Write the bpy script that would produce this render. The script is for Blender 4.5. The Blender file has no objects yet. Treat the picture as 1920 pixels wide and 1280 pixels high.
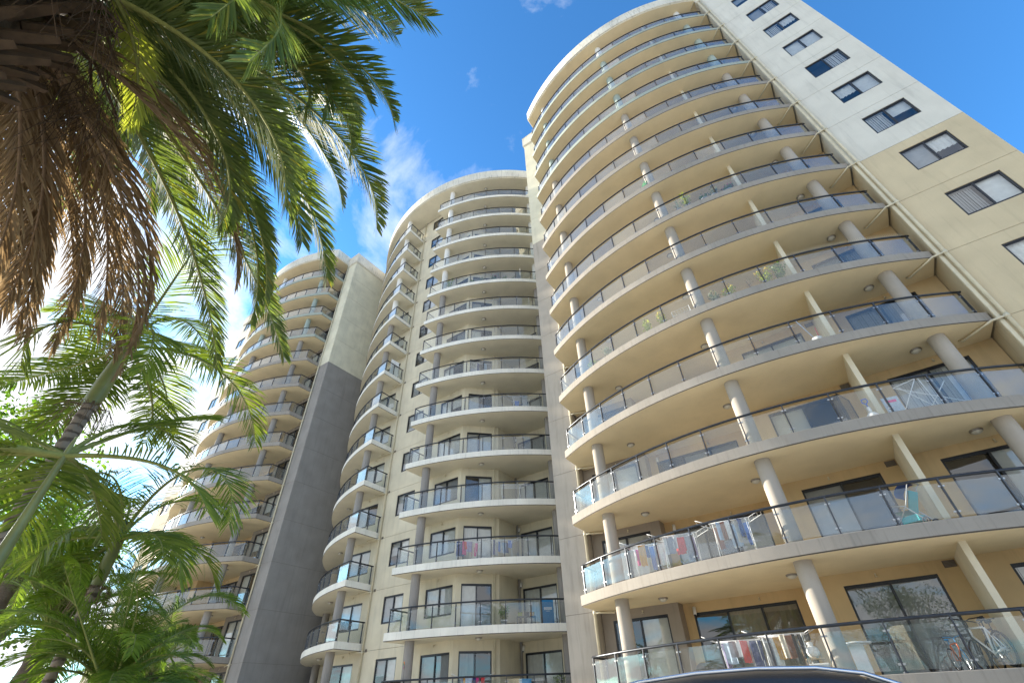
import bpy, bmesh, math, random
from mathutils import Vector, Matrix
R_ = math.radians
random.seed(7)

# ------------------------------------------------------------------ camera
# World axes: X runs along the facades (to the right), Y runs into the site, Z up.
scene = bpy.context.scene
scene.render.resolution_x, scene.render.resolution_y = 1024, 682
CAM = Vector((0.0, 0.0, 1.5))
HEAD = R_(34.0)                       # camera heading, left of +Y
PITCH = R_(39.418)
ROLL = R_(-2.031)
cam_d = bpy.data.cameras.new('camera')
cam_d.sensor_width = 36.0
cam_d.lens = 16.0
cam_d.clip_start, cam_d.clip_end = 0.05, 6000
cam = bpy.data.objects.new('camera', cam_d)
scene.collection.objects.link(cam)
cam.matrix_world = (Matrix.Translation(CAM) @ Matrix.Rotation(HEAD, 4, 'Z')
                    @ Matrix.Rotation(math.pi / 2 + PITCH, 4, 'X') @ Matrix.Rotation(ROLL, 4, 'Z'))
scene.camera = cam

# ------------------------------------------------------------------ sky, sun, exposure
SUN_AZ, SUN_EL = R_(96.0), R_(18.0)   # azimuth counted left of +Y
sun_dir = Vector((-math.sin(SUN_AZ) * math.cos(SUN_EL), math.cos(SUN_AZ) * math.cos(SUN_EL), math.sin(SUN_EL)))
world = bpy.data.worlds.new('World'); scene.world = world; world.use_nodes = True
nt = world.node_tree; nt.nodes.clear()
N = lambda t: nt.nodes.new(t)
out = N('ShaderNodeOutputWorld'); bg = N('ShaderNodeBackground')
sky = N('ShaderNodeTexSky'); sky.sky_type = 'NISHITA'; sky.sun_disc = False
sky.sun_elevation = SUN_EL
sky.sun_rotation = -SUN_AZ
sky.altitude = 50; sky.air_density = 1.0; sky.dust_density = 0.6; sky.ozone_density = 2.0
tc = N('ShaderNodeTexCoord'); sep = N('ShaderNodeSeparateXYZ')
nt.links.new(tc.outputs['Generated'], sep.inputs[0])
zc = N('ShaderNodeMath'); zc.operation = 'MAXIMUM'; zc.inputs[1].default_value = 0.0
nt.links.new(sep.outputs['Z'], zc.inputs[0])
za = N('ShaderNodeMath'); za.operation = 'ADD'; za.inputs[1].default_value = 0.22
nt.links.new(zc.outputs[0], za.inputs[0])
dx = N('ShaderNodeMath'); dx.operation = 'DIVIDE'
dy = N('ShaderNodeMath'); dy.operation = 'DIVIDE'
nt.links.new(sep.outputs['X'], dx.inputs[0]); nt.links.new(za.outputs[0], dx.inputs[1])
nt.links.new(sep.outputs['Y'], dy.inputs[0]); nt.links.new(za.outputs[0], dy.inputs[1])
cmb = N('ShaderNodeCombineXYZ')
nt.links.new(dx.outputs[0], cmb.inputs[0]); nt.links.new(dy.outputs[0], cmb.inputs[1])
CLOUD_OFF = (2.80, 7.87, 0.0)
mp = N('ShaderNodeMapping'); mp.inputs['Location'].default_value = CLOUD_OFF
nt.links.new(cmb.outputs[0], mp.inputs[0])
n1 = N('ShaderNodeTexNoise'); n1.inputs['Scale'].default_value = 2.6; n1.inputs['Detail'].default_value = 9
n1.inputs['Roughness'].default_value = 0.58; n1.inputs['Distortion'].default_value = 0.35
nt.links.new(mp.outputs[0], n1.inputs['Vector'])
ramp = N('ShaderNodeValToRGB')
ramp.color_ramp.elements[0].position = 0.48; ramp.color_ramp.elements[1].position = 0.68
# cloudier towards the sun and behind the camera (as the glass reflects it), clear towards the upper right
dot = N('ShaderNodeVectorMath'); dot.operation = 'DOT_PRODUCT'; dot.inputs[1].default_value = (0.347, 0.489, 0.801)
nt.links.new(tc.outputs['Generated'], dot.inputs[0])
cover = N('ShaderNodeMapRange'); cover.inputs['From Min'].default_value = 0.95; cover.inputs['From Max'].default_value = 0.15
cover.inputs['To Min'].default_value = -0.16; cover.inputs['To Max'].default_value = 0.14
nt.links.new(dot.outputs['Value'], cover.inputs[0])
csum = N('ShaderNodeMath'); csum.operation = 'ADD'
nt.links.new(n1.outputs['Fac'], csum.inputs[0]); nt.links.new(cover.outputs[0], csum.inputs[1])
nt.links.new(csum.outputs[0], ramp.inputs[0])
mixc = N('ShaderNodeMix'); mixc.data_type = 'RGBA'
mixc.inputs['B'].default_value = (4.9, 5.05, 5.3, 1)
nt.links.new(ramp.outputs['Color'], mixc.inputs['Factor'])
tint = N('ShaderNodeMix'); tint.data_type = 'RGBA'; tint.blend_type = 'MULTIPLY'; tint.inputs['Factor'].default_value = 1.0
tint.inputs['B'].default_value = (0.475, 1.05, 1.48, 1)
nt.links.new(sky.outputs[0], tint.inputs['A']); nt.links.new(tint.outputs['Result'], mixc.inputs['A'])
nt.links.new(mixc.outputs['Result'], bg.inputs['Color'])
bg.inputs['Strength'].default_value = 0.10
nt.links.new(bg.outputs[0], out.inputs[0])

sun_d = bpy.data.lights.new('sun', 'SUN'); sun_d.energy = 4.2; sun_d.angle = R_(0.5)
sun_d.color = (1.0, 0.92, 0.80)
sun = bpy.data.objects.new('sun', sun_d); scene.collection.objects.link(sun)
sun.rotation_euler = sun_dir.to_track_quat('Z', 'Y').to_euler()
scene.view_settings.view_transform = 'Standard'
scene.view_settings.look = 'None'
scene.view_settings.gamma = 1.0
scene.view_settings.exposure = 1.55
scene.render.engine = 'CYCLES'
scene.cycles.max_bounces = 8
scene.cycles.transparent_max_bounces = 24

# ------------------------------------------------------------------ helpers
col = scene.collection


class MB:
    """collects faces of one mesh"""
    def __init__(s):
        s.v = []; s.f = []; s.m = []; s.sm = []

    def face(s, pts, mat=0, smooth=False):
        b = len(s.v); s.v += [tuple(p) for p in pts]
        s.f.append(tuple(range(b, b + len(pts)))); s.m.append(mat); s.sm.append(smooth)

    def mesh_part(s, vs, fs, mat=0, smooth=False):
        b = len(s.v); s.v += [tuple(p) for p in vs]
        for f in fs:
            s.f.append(tuple(b + i for i in f)); s.m.append(mat); s.sm.append(smooth)

    def box(s, x0, x1, y0, y1, z0, z1, mat=0, M=None):
        vs = [Vector(p) for p in ((x0, y0, z0), (x1, y0, z0), (x1, y1, z0), (x0, y1, z0),
                                  (x0, y0, z1), (x1, y0, z1), (x1, y1, z1), (x0, y1, z1))]
        if M is not None: vs = [M @ p for p in vs]
        s.mesh_part(vs, [(0, 3, 2, 1), (4, 5, 6, 7), (0, 1, 5, 4), (1, 2, 6, 5), (2, 3, 7, 6), (3, 0, 4, 7)], mat)

    def tube(s, path, r, n=8, mat=0, caps=True, smooth=True):
        path = [Vector(p) for p in path]
        rr = r if isinstance(r, (list, tuple)) else [r] * len(path)
        vs = []; prev = None
        for i, p in enumerate(path):
            t = (path[min(i + 1, len(path) - 1)] - path[max(i - 1, 0)])
            t = t.normalized() if t.length > 1e-9 else Vector((0, 0, 1))
            if prev is None:
                a = Vector((0, 0, 1)) if abs(t.z) < 0.9 else Vector((1, 0, 0))
                e1 = t.cross(a).normalized()
            else:
                e1 = (prev - t * prev.dot(t)).normalized()
            e2 = t.cross(e1); prev = e1
            for j in range(n):
                an = 2 * math.pi * j / n
                vs.append(p + (e1 * math.cos(an) + e2 * math.sin(an)) * rr[i])
        fs = []
        for i in range(len(path) - 1):
            for j in range(n):
                k = (j + 1) % n
                fs.append((i * n + j, i * n + k, (i + 1) * n + k, (i + 1) * n + j))
        b = len(s.v)
        s.mesh_part(vs, fs, mat, smooth)
        if caps:
            L = len(path) - 1
            s.f.append(tuple(b + j for j in range(n))[::-1]); s.m.append(mat); s.sm.append(False)
            s.f.append(tuple(b + L * n + j for j in range(n))); s.m.append(mat); s.sm.append(False)

    def lathe(s, prof, n=24, mat=0, c=(0, 0, 0), smooth=True):
        vs = []
        for r, z in prof:
            for j in range(n):
                an = 2 * math.pi * j / n
                vs.append((c[0] + r * math.cos(an), c[1] + r * math.sin(an), c[2] + z))
        fs = []
        for i in range(len(prof) - 1):
            for j in range(n):
                k = (j + 1) % n
                fs.append((i * n + j, i * n + k, (i + 1) * n + k, (i + 1) * n + j))
        s.mesh_part(vs, fs, mat, smooth)

    def sphere(s, c, r, mat=0, n=8, sc=(1, 1, 1)):
        rows = n // 2 + 1
        vs = []; fs = []
        for i in range(rows + 1):
            th = math.pi * i / rows
            for j in range(n):
                a = 2 * math.pi * j / n
                vs.append((c[0] + r * sc[0] * math.sin(th) * math.cos(a), c[1] + r * sc[1] * math.sin(th) * math.sin(a), c[2] + r * sc[2] * math.cos(th)))
        for i in range(rows):
            for j in range(n):
                k = (j + 1) % n
                fs.append((i * n + j, (i + 1) * n + j, (i + 1) * n + k, i * n + k))
        s.mesh_part(vs, fs, mat, True)

    def mesh(s, name, mats, flip=False):
        me = bpy.data.meshes.new(name)
        me.from_pydata(s.v, [], s.f)
        for m in (mats if isinstance(mats, (list, tuple)) else [mats]): me.materials.append(m)
        me.polygons.foreach_set('material_index', s.m)
        me.polygons.foreach_set('use_smooth', s.sm)
        if flip: me.flip_normals()
        me.update()
        return me


def empty(name, loc, label, cat, group=None, rz=0):
    o = bpy.data.objects.new(name, None); col.objects.link(o)
    o.location = loc; o.rotation_euler[2] = rz; o.empty_display_size = 0.3
    tag(o, label, cat, group)
    return o


def tag(o, label=None, cat=None, group=None, kind=None):
    if label: o['label'] = label
    if cat: o['category'] = cat
    if group: o['group'] = group
    if kind: o['kind'] = kind
    return o


def put(name, me, parent=None, loc=(0, 0, 0), rz=0.0, mats=None, local=False, scale=None):
    """link one mesh object; loc is a world position unless local (then in the parent's frame)"""
    o = bpy.data.objects.new(name, me); col.objects.link(o)
    o.location = loc
    if rz: o.rotation_euler[2] = rz
    if scale: o.scale = scale
    if parent is not None:
        o.parent = parent
        if not local:
            o.matrix_parent_inverse = WM(parent).inverted()
    if mats:
        for i, m in enumerate(mats):
            if m is not None:
                o.material_slots[i].link = 'OBJECT'; o.material_slots[i].material = m
    return o


def WM(o):
    m = o.matrix_basis.copy()
    if o.parent is not None:
        m = WM(o.parent) @ o.matrix_parent_inverse @ m
    return m


# ------------------------------------------------------------------ materials
MAT = {}


def new_mat(name):
    m = bpy.data.materials.new(name); m.use_nodes = True
    MAT[name] = m
    return m, m.node_tree, m.node_tree.nodes['Principled BSDF']


def stucco(name, c, rough=0.85, var=0.10, bump=0.25, stain=0.25, scale=140, streak=(3.2, 3.2, 0.22)):
    m, t, b = new_mat(name)
    g = t.nodes.new('ShaderNodeNewGeometry')
    na = t.nodes.new('ShaderNodeTexNoise'); na.inputs['Scale'].default_value = 0.9; na.inputs['Detail'].default_value = 6
    t.links.new(g.outputs['Position'], na.inputs['Vector'])
    mp = t.nodes.new('ShaderNodeMapping'); mp.inputs['Scale'].default_value = streak
    t.links.new(g.outputs['Position'], mp.inputs[0])
    nb = t.nodes.new('ShaderNodeTexNoise'); nb.inputs['Scale'].default_value = 1.3; nb.inputs['Detail'].default_value = 7
    nb.inputs['Roughness'].default_value = 0.65
    t.links.new(mp.outputs[0], nb.inputs['Vector'])
    nf = t.nodes.new('ShaderNodeTexNoise'); nf.inputs['Scale'].default_value = scale; nf.inputs['Detail'].default_value = 3
    t.links.new(g.outputs['Position'], nf.inputs['Vector'])
    r1 = t.nodes.new('ShaderNodeMapRange'); r1.inputs['From Min'].default_value = 0.3; r1.inputs['From Max'].default_value = 0.7
    r1.inputs['To Min'].default_value = 1 - var; r1.inputs['To Max'].default_value = 1 + var
    t.links.new(na.outputs['Fac'], r1.inputs[0])
    r2 = t.nodes.new('ShaderNodeMapRange'); r2.inputs['From Min'].default_value = 0.52; r2.inputs['From Max'].default_value = 0.8
    r2.inputs['To Min'].default_value = 1.0; r2.inputs['To Max'].default_value = 1 - stain
    t.links.new(nb.outputs['Fac'], r2.inputs[0])
    r3 = t.nodes.new('ShaderNodeMapRange'); r3.inputs['From Min'].default_value = 0.3; r3.inputs['From Max'].default_value = 0.7
    r3.inputs['To Min'].default_value = 0.93; r3.inputs['To Max'].default_value = 1.06
    t.links.new(nf.outputs['Fac'], r3.inputs[0])
    m1 = t.nodes.new('ShaderNodeMath'); m1.operation = 'MULTIPLY'
    t.links.new(r1.outputs[0], m1.inputs[0]); t.links.new(r2.outputs[0], m1.inputs[1])
    m2 = t.nodes.new('ShaderNodeMath'); m2.operation = 'MULTIPLY'
    t.links.new(m1.outputs[0], m2.inputs[0]); t.links.new(r3.outputs[0], m2.inputs[1])
    mx = t.nodes.new('ShaderNodeMix'); mx.data_type = 'RGBA'; mx.blend_type = 'MULTIPLY'
    mx.inputs['Factor'].default_value = 1.0; mx.inputs['A'].default_value = (*c, 1)
    t.links.new(m2.outputs[0], mx.inputs['B'])
    t.links.new(mx.outputs['Result'], b.inputs['Base Color'])
    b.inputs['Roughness'].default_value = rough
    b.inputs['Specular IOR Level'].default_value = 0.25
    bp = t.nodes.new('ShaderNodeBump'); bp.inputs['Strength'].default_value = bump; bp.inputs['Distance'].default_value = 0.01
    t.links.new(nf.outputs['Fac'], bp.inputs['Height']); t.links.new(bp.outputs[0], b.inputs['Normal'])
    return m


def plain(name, c, rough=0.5, metal=0.0, spec=0.5, noise=0.0, nscale=20, sheen=0):
    m, t, b = new_mat(name)
    b.inputs['Base Color'].default_value = (*c, 1)
    b.inputs['Roughness'].default_value = rough; b.inputs['Metallic'].default_value = metal
    b.inputs['Specular IOR Level'].default_value = spec
    if noise:
        g = t.nodes.new('ShaderNodeNewGeometry')
        n = t.nodes.new('ShaderNodeTexNoise'); n.inputs['Scale'].default_value = nscale; n.inputs['Detail'].default_value = 5
        t.links.new(g.outputs['Position'], n.inputs['Vector'])
        r = t.nodes.new('ShaderNodeMapRange'); r.inputs['To Min'].default_value = 1 - noise; r.inputs['To Max'].default_value = 1 + noise
        r.inputs['From Min'].default_value = 0.25; r.inputs['From Max'].default_value = 0.75
        t.links.new(n.outputs['Fac'], r.inputs[0])
        mx = t.nodes.new('ShaderNodeMix'); mx.data_type = 'RGBA'; mx.blend_type = 'MULTIPLY'
        mx.inputs['Factor'].default_value = 1.0; mx.inputs['A'].default_value = (*c, 1)
        t.links.new(r.outputs[0], mx.inputs['B']); t.links.new(mx.outputs['Result'], b.inputs['Base Color'])
    return m


def glass(name, tint, ior, pale_sheen=0.0, pale_sheen_c=(0.8, 0.8, 0.76), rough=0.0):
    m = bpy.data.materials.new(name); m.use_nodes = True; t = m.node_tree; t.nodes.clear(); MAT[name] = m
    o = t.nodes.new('ShaderNodeOutputMaterial')
    tr = t.nodes.new('ShaderNodeBsdfTransparent'); tr.inputs[0].default_value = (*tint, 1)
    gl = t.nodes.new('ShaderNodeBsdfGlossy'); gl.inputs['Roughness'].default_value = rough
    # Schlick reflectance, the same from both sides of the sheet
    lw = t.nodes.new('ShaderNodeLayerWeight'); lw.inputs['Blend'].default_value = 0.5
    pw = t.nodes.new('ShaderNodeMath'); pw.operation = 'POWER'; pw.inputs[1].default_value = 3.0
    t.links.new(lw.outputs['Facing'], pw.inputs[0])
    fr = t.nodes.new('ShaderNodeMapRange'); fr.inputs['To Min'].default_value = ior; fr.inputs['To Max'].default_value = 1.0
    t.links.new(pw.outputs[0], fr.inputs[0])
    mx = t.nodes.new('ShaderNodeMixShader')
    t.links.new(fr.outputs[0], mx.inputs[0]); t.links.new(tr.outputs[0], mx.inputs[1]); t.links.new(gl.outputs[0], mx.inputs[2])
    last = mx
    if pale_sheen:  # reflected pale sky put in as an even white diffuse mix
        df = t.nodes.new('ShaderNodeBsdfDiffuse'); df.inputs[0].default_value = (*pale_sheen_c, 1)
        m2 = t.nodes.new('ShaderNodeMixShader')
        m2.inputs[0].default_value = pale_sheen; t.links.new(mx.outputs[0], m2.inputs[1]); t.links.new(df.outputs[0], m2.inputs[2])
        last = m2
    t.links.new(last.outputs[0], o.inputs[0])
    return m


stucco('fascia_taupe', (0.33, 0.295, 0.245), stain=0.28, streak=(9, 9, 0.5))
stucco('fascia_green', (0.37, 0.40, 0.33), stain=0.28, streak=(9, 9, 0.5))
stucco('fascia_cream', (0.82, 0.785, 0.68), stain=0.28, streak=(9, 9, 0.5))
stucco('roof_cream', (0.70, 0.65, 0.53), stain=0.60, streak=(6, 6, 0.9))
stucco('soffit_tan', (0.78, 0.65, 0.41), var=0.06, stain=0.05, bump=0.15)
stucco('soffit_cream', (0.76, 0.69, 0.52), var=0.06, stain=0.05, bump=0.15)
stucco('floor_tile', (0.42, 0.38, 0.33), stain=0.1)
stucco('wall_tan', (0.60, 0.435, 0.23), stain=0.18)
stucco('wall_taupe', (0.30, 0.255, 0.205), stain=0.15)
stucco('wall_mid', (0.68, 0.61, 0.45), stain=0.18)
stucco('panel_white', (0.66, 0.63, 0.535), stain=0.20, var=0.06)
stucco('panel_beige', (0.60, 0.495, 0.315), stain=0.18, var=0.07)
stucco('fin_taupe', (0.44, 0.39, 0.32), stain=0.32, var=0.10)
stucco('fin_cream', (0.72, 0.67, 0.50), stain=0.15)
stucco('fin_grey', (0.31, 0.287, 0.255), stain=0.20, var=0.09)
stucco('col_taupe', (0.40, 0.355, 0.295), stain=0.05, bump=0.1)
stucco('col_grey', (0.30, 0.275, 0.245), stain=0.05, bump=0.1)
stucco('col_green', (0.36, 0.42, 0.37), stain=0.05, bump=0.1)
stucco('col_white', (0.76, 0.74, 0.68), stain=0.05, bump=0.1)
plain('joint_dark', (0.20, 0.18, 0.15), 0.9)
plain('pipe_cream', (0.64, 0.57, 0.40), 0.45, noise=0.12, nscale=3)
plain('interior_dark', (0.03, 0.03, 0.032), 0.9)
plain('frame_dark', (0.028, 0.03, 0.035), 0.35, metal=0.3)
plain('rail_dark', (0.035, 0.04, 0.048), 0.32, metal=0.5, noise=0.25, nscale=6)
plain('post_steel', (0.07, 0.075, 0.085), 0.35, metal=0.6, noise=0.2, nscale=9)
plain('clamp_steel', (0.42, 0.42, 0.41), 0.35, metal=0.8)
plain('blind_white', (0.72, 0.70, 0.64), 0.8, noise=0.10, nscale=5)
plain('blind_grey', (0.36, 0.36, 0.35), 0.8, noise=0.10, nscale=5)
plain('blind_tan', (0.30, 0.255, 0.18), 0.8, noise=0.10, nscale=5)
plain('lamp_metal', (0.30, 0.27, 0.23), 0.45, metal=0.6)
plain('lamp_glass', (0.62, 0.58, 0.48), 0.35)
plain('plastic_white', (0.78, 0.78, 0.75), 0.4)
plain('vent_brown', (0.10, 0.07, 0.05), 0.7)
glass('rail_glass', (0.94, 0.96, 0.955), 0.05, pale_sheen=0.03)
glass('window_glass', (0.86, 0.89, 0.90), 0.12)
plain('drip_groove_shade', (0.085, 0.07, 0.055), 0.9)  # strip at the fascia foot: groove shade and dirt put into its colour

# ------------------------------------------------------------------ site dimensions (metres)
F = 2.9
def Z(k): return 1.62 + F * k            # underside of balcony slab k
NL = 14                                  # storeys
AX = -21.8                               # mirror axis of the whole block
ARC_R = 14.15
SIDE_C = (-1.2, 28.97)                   # centre of the right tower's balcony arc
MID_C = (-21.9, 31.75)                   # centre of the middle tower's balcony arc
SLAB = 0.36

# ground
g = MB(); g.face([(-1500, -1500, 0), (1500, -1500, 0), (1500, 1500, 0), (-1500, 1500, 0)])
m, t, b = new_mat('ground_paving')
gg = t.nodes.new('ShaderNodeNewGeometry')
nn = t.nodes.new('ShaderNodeTexNoise'); nn.inputs['Scale'].default_value = 0.5; nn.inputs['Detail'].default_value = 8
t.links.new(gg.outputs['Position'], nn.inputs['Vector'])
rp = t.nodes.new('ShaderNodeValToRGB')
rp.color_ramp.elements[0].color = (0.44, 0.41, 0.36, 1); rp.color_ramp.elements[1].color = (0.58, 0.55, 0.49, 1)
rp.color_ramp.elements[0].position = 0.3; rp.color_ramp.elements[1].position = 0.7
t.links.new(nn.outputs['Fac'], rp.inputs[0]); t.links.new(rp.outputs[0], b.inputs['Base Color'])
b.inputs['Roughness'].default_value = 0.9
tag(put('ground', g.mesh('ground', MAT['ground_paving'])), 'pale concrete paving around the apartment towers', kind='structure')

# ------------------------------------------------------------------ building kit
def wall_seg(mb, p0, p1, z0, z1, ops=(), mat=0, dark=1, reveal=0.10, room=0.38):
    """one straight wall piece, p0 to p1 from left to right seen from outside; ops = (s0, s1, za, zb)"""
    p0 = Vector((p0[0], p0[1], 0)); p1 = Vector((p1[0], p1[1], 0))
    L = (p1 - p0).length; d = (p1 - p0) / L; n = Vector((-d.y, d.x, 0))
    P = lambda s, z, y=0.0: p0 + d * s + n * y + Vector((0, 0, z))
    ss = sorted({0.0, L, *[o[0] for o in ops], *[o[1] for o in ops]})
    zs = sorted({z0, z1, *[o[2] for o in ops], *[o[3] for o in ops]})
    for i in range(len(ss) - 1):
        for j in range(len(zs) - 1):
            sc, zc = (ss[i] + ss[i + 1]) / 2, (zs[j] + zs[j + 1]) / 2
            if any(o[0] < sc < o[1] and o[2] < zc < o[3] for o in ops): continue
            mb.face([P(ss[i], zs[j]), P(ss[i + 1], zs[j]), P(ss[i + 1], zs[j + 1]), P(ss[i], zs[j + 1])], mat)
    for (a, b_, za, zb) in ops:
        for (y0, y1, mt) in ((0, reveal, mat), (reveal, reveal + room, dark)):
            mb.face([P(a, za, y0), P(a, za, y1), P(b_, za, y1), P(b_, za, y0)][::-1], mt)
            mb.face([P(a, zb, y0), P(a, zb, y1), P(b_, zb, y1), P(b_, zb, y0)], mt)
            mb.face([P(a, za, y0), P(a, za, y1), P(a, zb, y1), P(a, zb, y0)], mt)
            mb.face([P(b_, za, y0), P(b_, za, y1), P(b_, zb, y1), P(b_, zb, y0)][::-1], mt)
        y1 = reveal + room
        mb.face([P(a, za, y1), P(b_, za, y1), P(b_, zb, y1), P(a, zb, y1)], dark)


CACHE = {}


def cached(key, fn):
    if key not in CACHE: CACHE[key] = fn()
    return CACHE[key]


def frame_mesh(w, h, mull):
    def mk():
        mb = MB(); f = 0.055
        mb.box(0, f, 0.03, 0.095, 0, h); mb.box(w - f, w, 0.03, 0.095, 0, h)
        mb.box(f, w - f, 0.03, 0.095, h - f, h); mb.box(f, w - f, 0.03, 0.095, 0, f)
        for q in mull: mb.box(w * q - f / 2, w * q + f / 2, 0.035, 0.098, f, h - f)
        # sash rails, set back a little
        for q0, q1 in zip((0, *mull), (*mull, 1)):
            a = w * q0 + (f if q0 == 0 else f / 2); b_ = w * q1 - (f if q1 == 1 else f / 2)
            mb.box(a, b_, 0.052, 0.078, f, f + 0.045); mb.box(a, b_, 0.052, 0.078, h - f - 0.04, h - f)
        return mb.mesh('frame', MAT['frame_dark'])
    return cached(('frame', round(w, 2), round(h, 2), mull), mk)


def pane_mesh(w, h):
    def mk():
        mb = MB(); mb.face([(0, 0, 0), (w, 0, 0), (w, 0, h), (0, 0, h)]); return mb.mesh('pane', MAT['window_glass'])
    return cached(('pane', round(w, 2), round(h, 2)), mk)


def blind_mesh(w, h, seed):
    def mk():
        mb = MB(); rnd = random.Random(seed); x = 0.01
        if seed >= 3:                                   # flat roller blind or net curtain
            n_ = 8 if seed == 5 else 3
            vs = [(w * i / (n_ * 3), (0.02 * math.sin(i * 1.3) if seed == 5 else 0.008 * math.sin(i)), z) for z in (0.0 if seed != 4 else 0.06, h) for i in range(n_ * 3 + 1)]
            k_ = n_ * 3 + 1
            mb.mesh_part(vs, [(i, i + 1, k_ + i + 1, k_ + i) for i in range(k_ - 1)], 0, True)
            x = w
        while x < w - 0.06:
            a = rnd.uniform(0.25, 0.6); sw = 0.088
            dx_, dy_ = sw * math.cos(a), sw * math.sin(a)
            j = rnd.uniform(-0.004, 0.004)
            mb.face([(x, 0 + j, 0.02), (x + dx_, dy_ + j, 0.02), (x + dx_, dy_ + j, h), (x, 0 + j, h)])
            x += 0.075
        mb.box(0, w, -0.01, 0.05, h, h + 0.04)
        return mb.mesh('blind', MAT['blind_white'])
    return cached(('blind', round(w, 2), round(h, 2), seed), mk)


def opening(name, tower, p0, p1, zk, op, mull=(0.5,), blinds='', tone='blind_white', tone2=None):
    """window or sliding door filling an opening: frame > panes and blinds"""
    p0 = Vector((p0[0], p0[1], 0)); p1 = Vector((p1[0], p1[1], 0)); d = (p1 - p0).normalized()
    w, h = op[1] - op[0], op[3] - op[2]
    o = p0 + d * op[0] + Vector((0, 0, zk + op[2])); rz = math.atan2(d.y, d.x)
    fr = put(name, frame_mesh(w, h, mull), tower, o, rz)
    qs = (0, *mull, 1)
    for i in range(len(qs) - 1):
        a = w * qs[i] + 0.03; b_ = w * qs[i + 1] - 0.03
        # lie in the frame's own axes
        put('pane', pane_mesh(b_ - a, h - 0.09), fr, (a, 0.062 + 0.012 * (i % 2), 0.045), local=True)
        if i < len(blinds) and blinds[i] in 'bh':
            hh = h - 0.12 if blinds[i] == 'b' else (h - 0.12) * 0.55
            put('blind', blind_mesh(b_ - a, round(hh, 2), random.randint(0, 5)), fr, (a, 0.15, h - 0.08 - hh), local=True, mats=[MAT[tone2 if (tone2 and i) else tone]])
    return fr


def outline_slab(pts, prof, mats=(0, 1, 2, 3)):
    """pts = [(x, y, nx, ny)] in order (left back, arc, right back); prof = [(inset, z)]; materials fascia, underside, top"""
    mb = MB(); rings = []
    for ins, z in prof:
        rings.append([(x - nx * ins, y - ny * ins, z) for (x, y, nx, ny) in pts])
    n = len(pts)
    for a, b_ in zip(rings, rings[1:]):
        for i in range(n):
            k = (i + 1) % n
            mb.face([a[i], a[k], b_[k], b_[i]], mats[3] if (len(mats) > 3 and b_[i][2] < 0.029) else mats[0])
    mb.face(rings[0][::-1], mats[1]); mb.face(rings[-1], mats[2])
    return mb


def arc_pts(c, r, x0, x1, n):
    a0 = math.asin((x0 - c[0]) / r); a1 = math.asin((x1 - c[0]) / r)
    return [(c[0] + r * math.sin(a), c[1] - r * math.cos(a), math.sin(a), -math.cos(a)) for a in (a0 + (a1 - a0) * i / n for i in range(n + 1))]


SLAB_PROF = [(0.012, -0.004), (0.012, 0.028), (0, 0.028), (0, SLAB - 0.01), (0.012, SLAB)]
ROOF_PROF = [(0.10, 0), (0.10, 0.07), (0, 0.10), (0, 1.32), (0.03, 1.34), (0.35, 1.36)]


def post_mesh():
    mb = MB()
    mb.box(-0.016, 0.016, -0.032, 0.032, 0.0, 0.985, 0)
    mb.tube([(0, 0, 0), (0, 0, 0.03)], 0.05, 10, 0); mb.tube([(0, 0, 0.93), (0, 0, 0.99)], 0.018, 8, 1)
    for z in (0.17, 0.80):
        for s in (-1, 1):
            mb.box(s * 0.042 - 0.028, s * 0.042 + 0.028, -0.012, 0.020, z - 0.02, z + 0.02, 1)
    return mb.mesh('post', [MAT['post_steel'], MAT['clamp_steel']])


def panel_mesh(w):
    def mk():
        mb = MB(); mb.box(-w / 2, w / 2, -0.005, 0.005, 0.06, 0.88); return mb.mesh('glass_panel', MAT['rail_glass'])
    return cached(('panel', round(w, 3)), mk)


def column_mesh(h, r=0.235):
    def mk():
        mb = MB(); mb.lathe([(r, -0.02), (r, h + 0.02)], 36); return mb.mesh('column', MAT['col_taupe'])
    return cached(('column', h, r), mk)


def lamp_mesh():
    mb = MB()
    mb.lathe([(0.001, 0.02), (0.155, 0.02), (0.165, -0.015), (0.155, -0.05), (0.135, -0.055)], 20, 0)
    mb.lathe([(0.135, -0.05), (0.12, -0.085), (0.07, -0.115), (0.001, -0.125)], 20, 1)
    return mb.mesh('ceiling_light', [MAT['lamp_metal'], MAT['lamp_glass']])


def bracket_mesh(pts, r=0.035):
    mb = MB(); mb.tube(pts, r, 8); return mb.mesh('drain_branch', MAT['pipe_cream'])


def sprinkler_mesh():
    mb = MB(); mb.tube([(0, 0, 0), (0, -0.06, 0)], 0.022, 8); mb.tube([(0, -0.06, 0.01), (0, -0.06, -0.07)], 0.016, 8)
    mb.lathe([(0.001, -0.07), (0.04, -0.07), (0.04, -0.08), (0.001, -0.08)], 8, 0, (0, -0.06, 0))
    return mb.mesh('sprinkler', MAT['pipe_cream'])


def camera_mesh():
    mb = MB(); mb.tube([(0, 0.02, 0.09), (0, -0.03, 0.09), (0, -0.06, 0.06)], 0.02, 8, 0)
    mb.tube([(0, -0.03, 0.09), (0, -0.10, -0.16)], 0.06, 12, 0); mb.tube([(0, -0.10, -0.155), (0, -0.105, -0.175)], 0.045, 12, 1)
    return mb.mesh('security_camera', [MAT['plastic_white'], MAT['interior_dark']])


def vent_mesh():
    mb = MB(); mb.box(-0.14, 0.14, -0.012, 0.02, -0.085, 0.085, 0)
    for i in range(5): mb.box(-0.125, 0.125, -0.02, -0.011, -0.07 + i * 0.032, -0.055 + i * 0.032, 1)
    return mb.mesh('vent', [MAT['vent_brown'], MAT['joint_dark']])


POST, LAMP, SPRK, CAMM, VENT = post_mesh(), lamp_mesh(), sprinkler_mesh(), camera_mesh(), vent_mesh()


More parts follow.
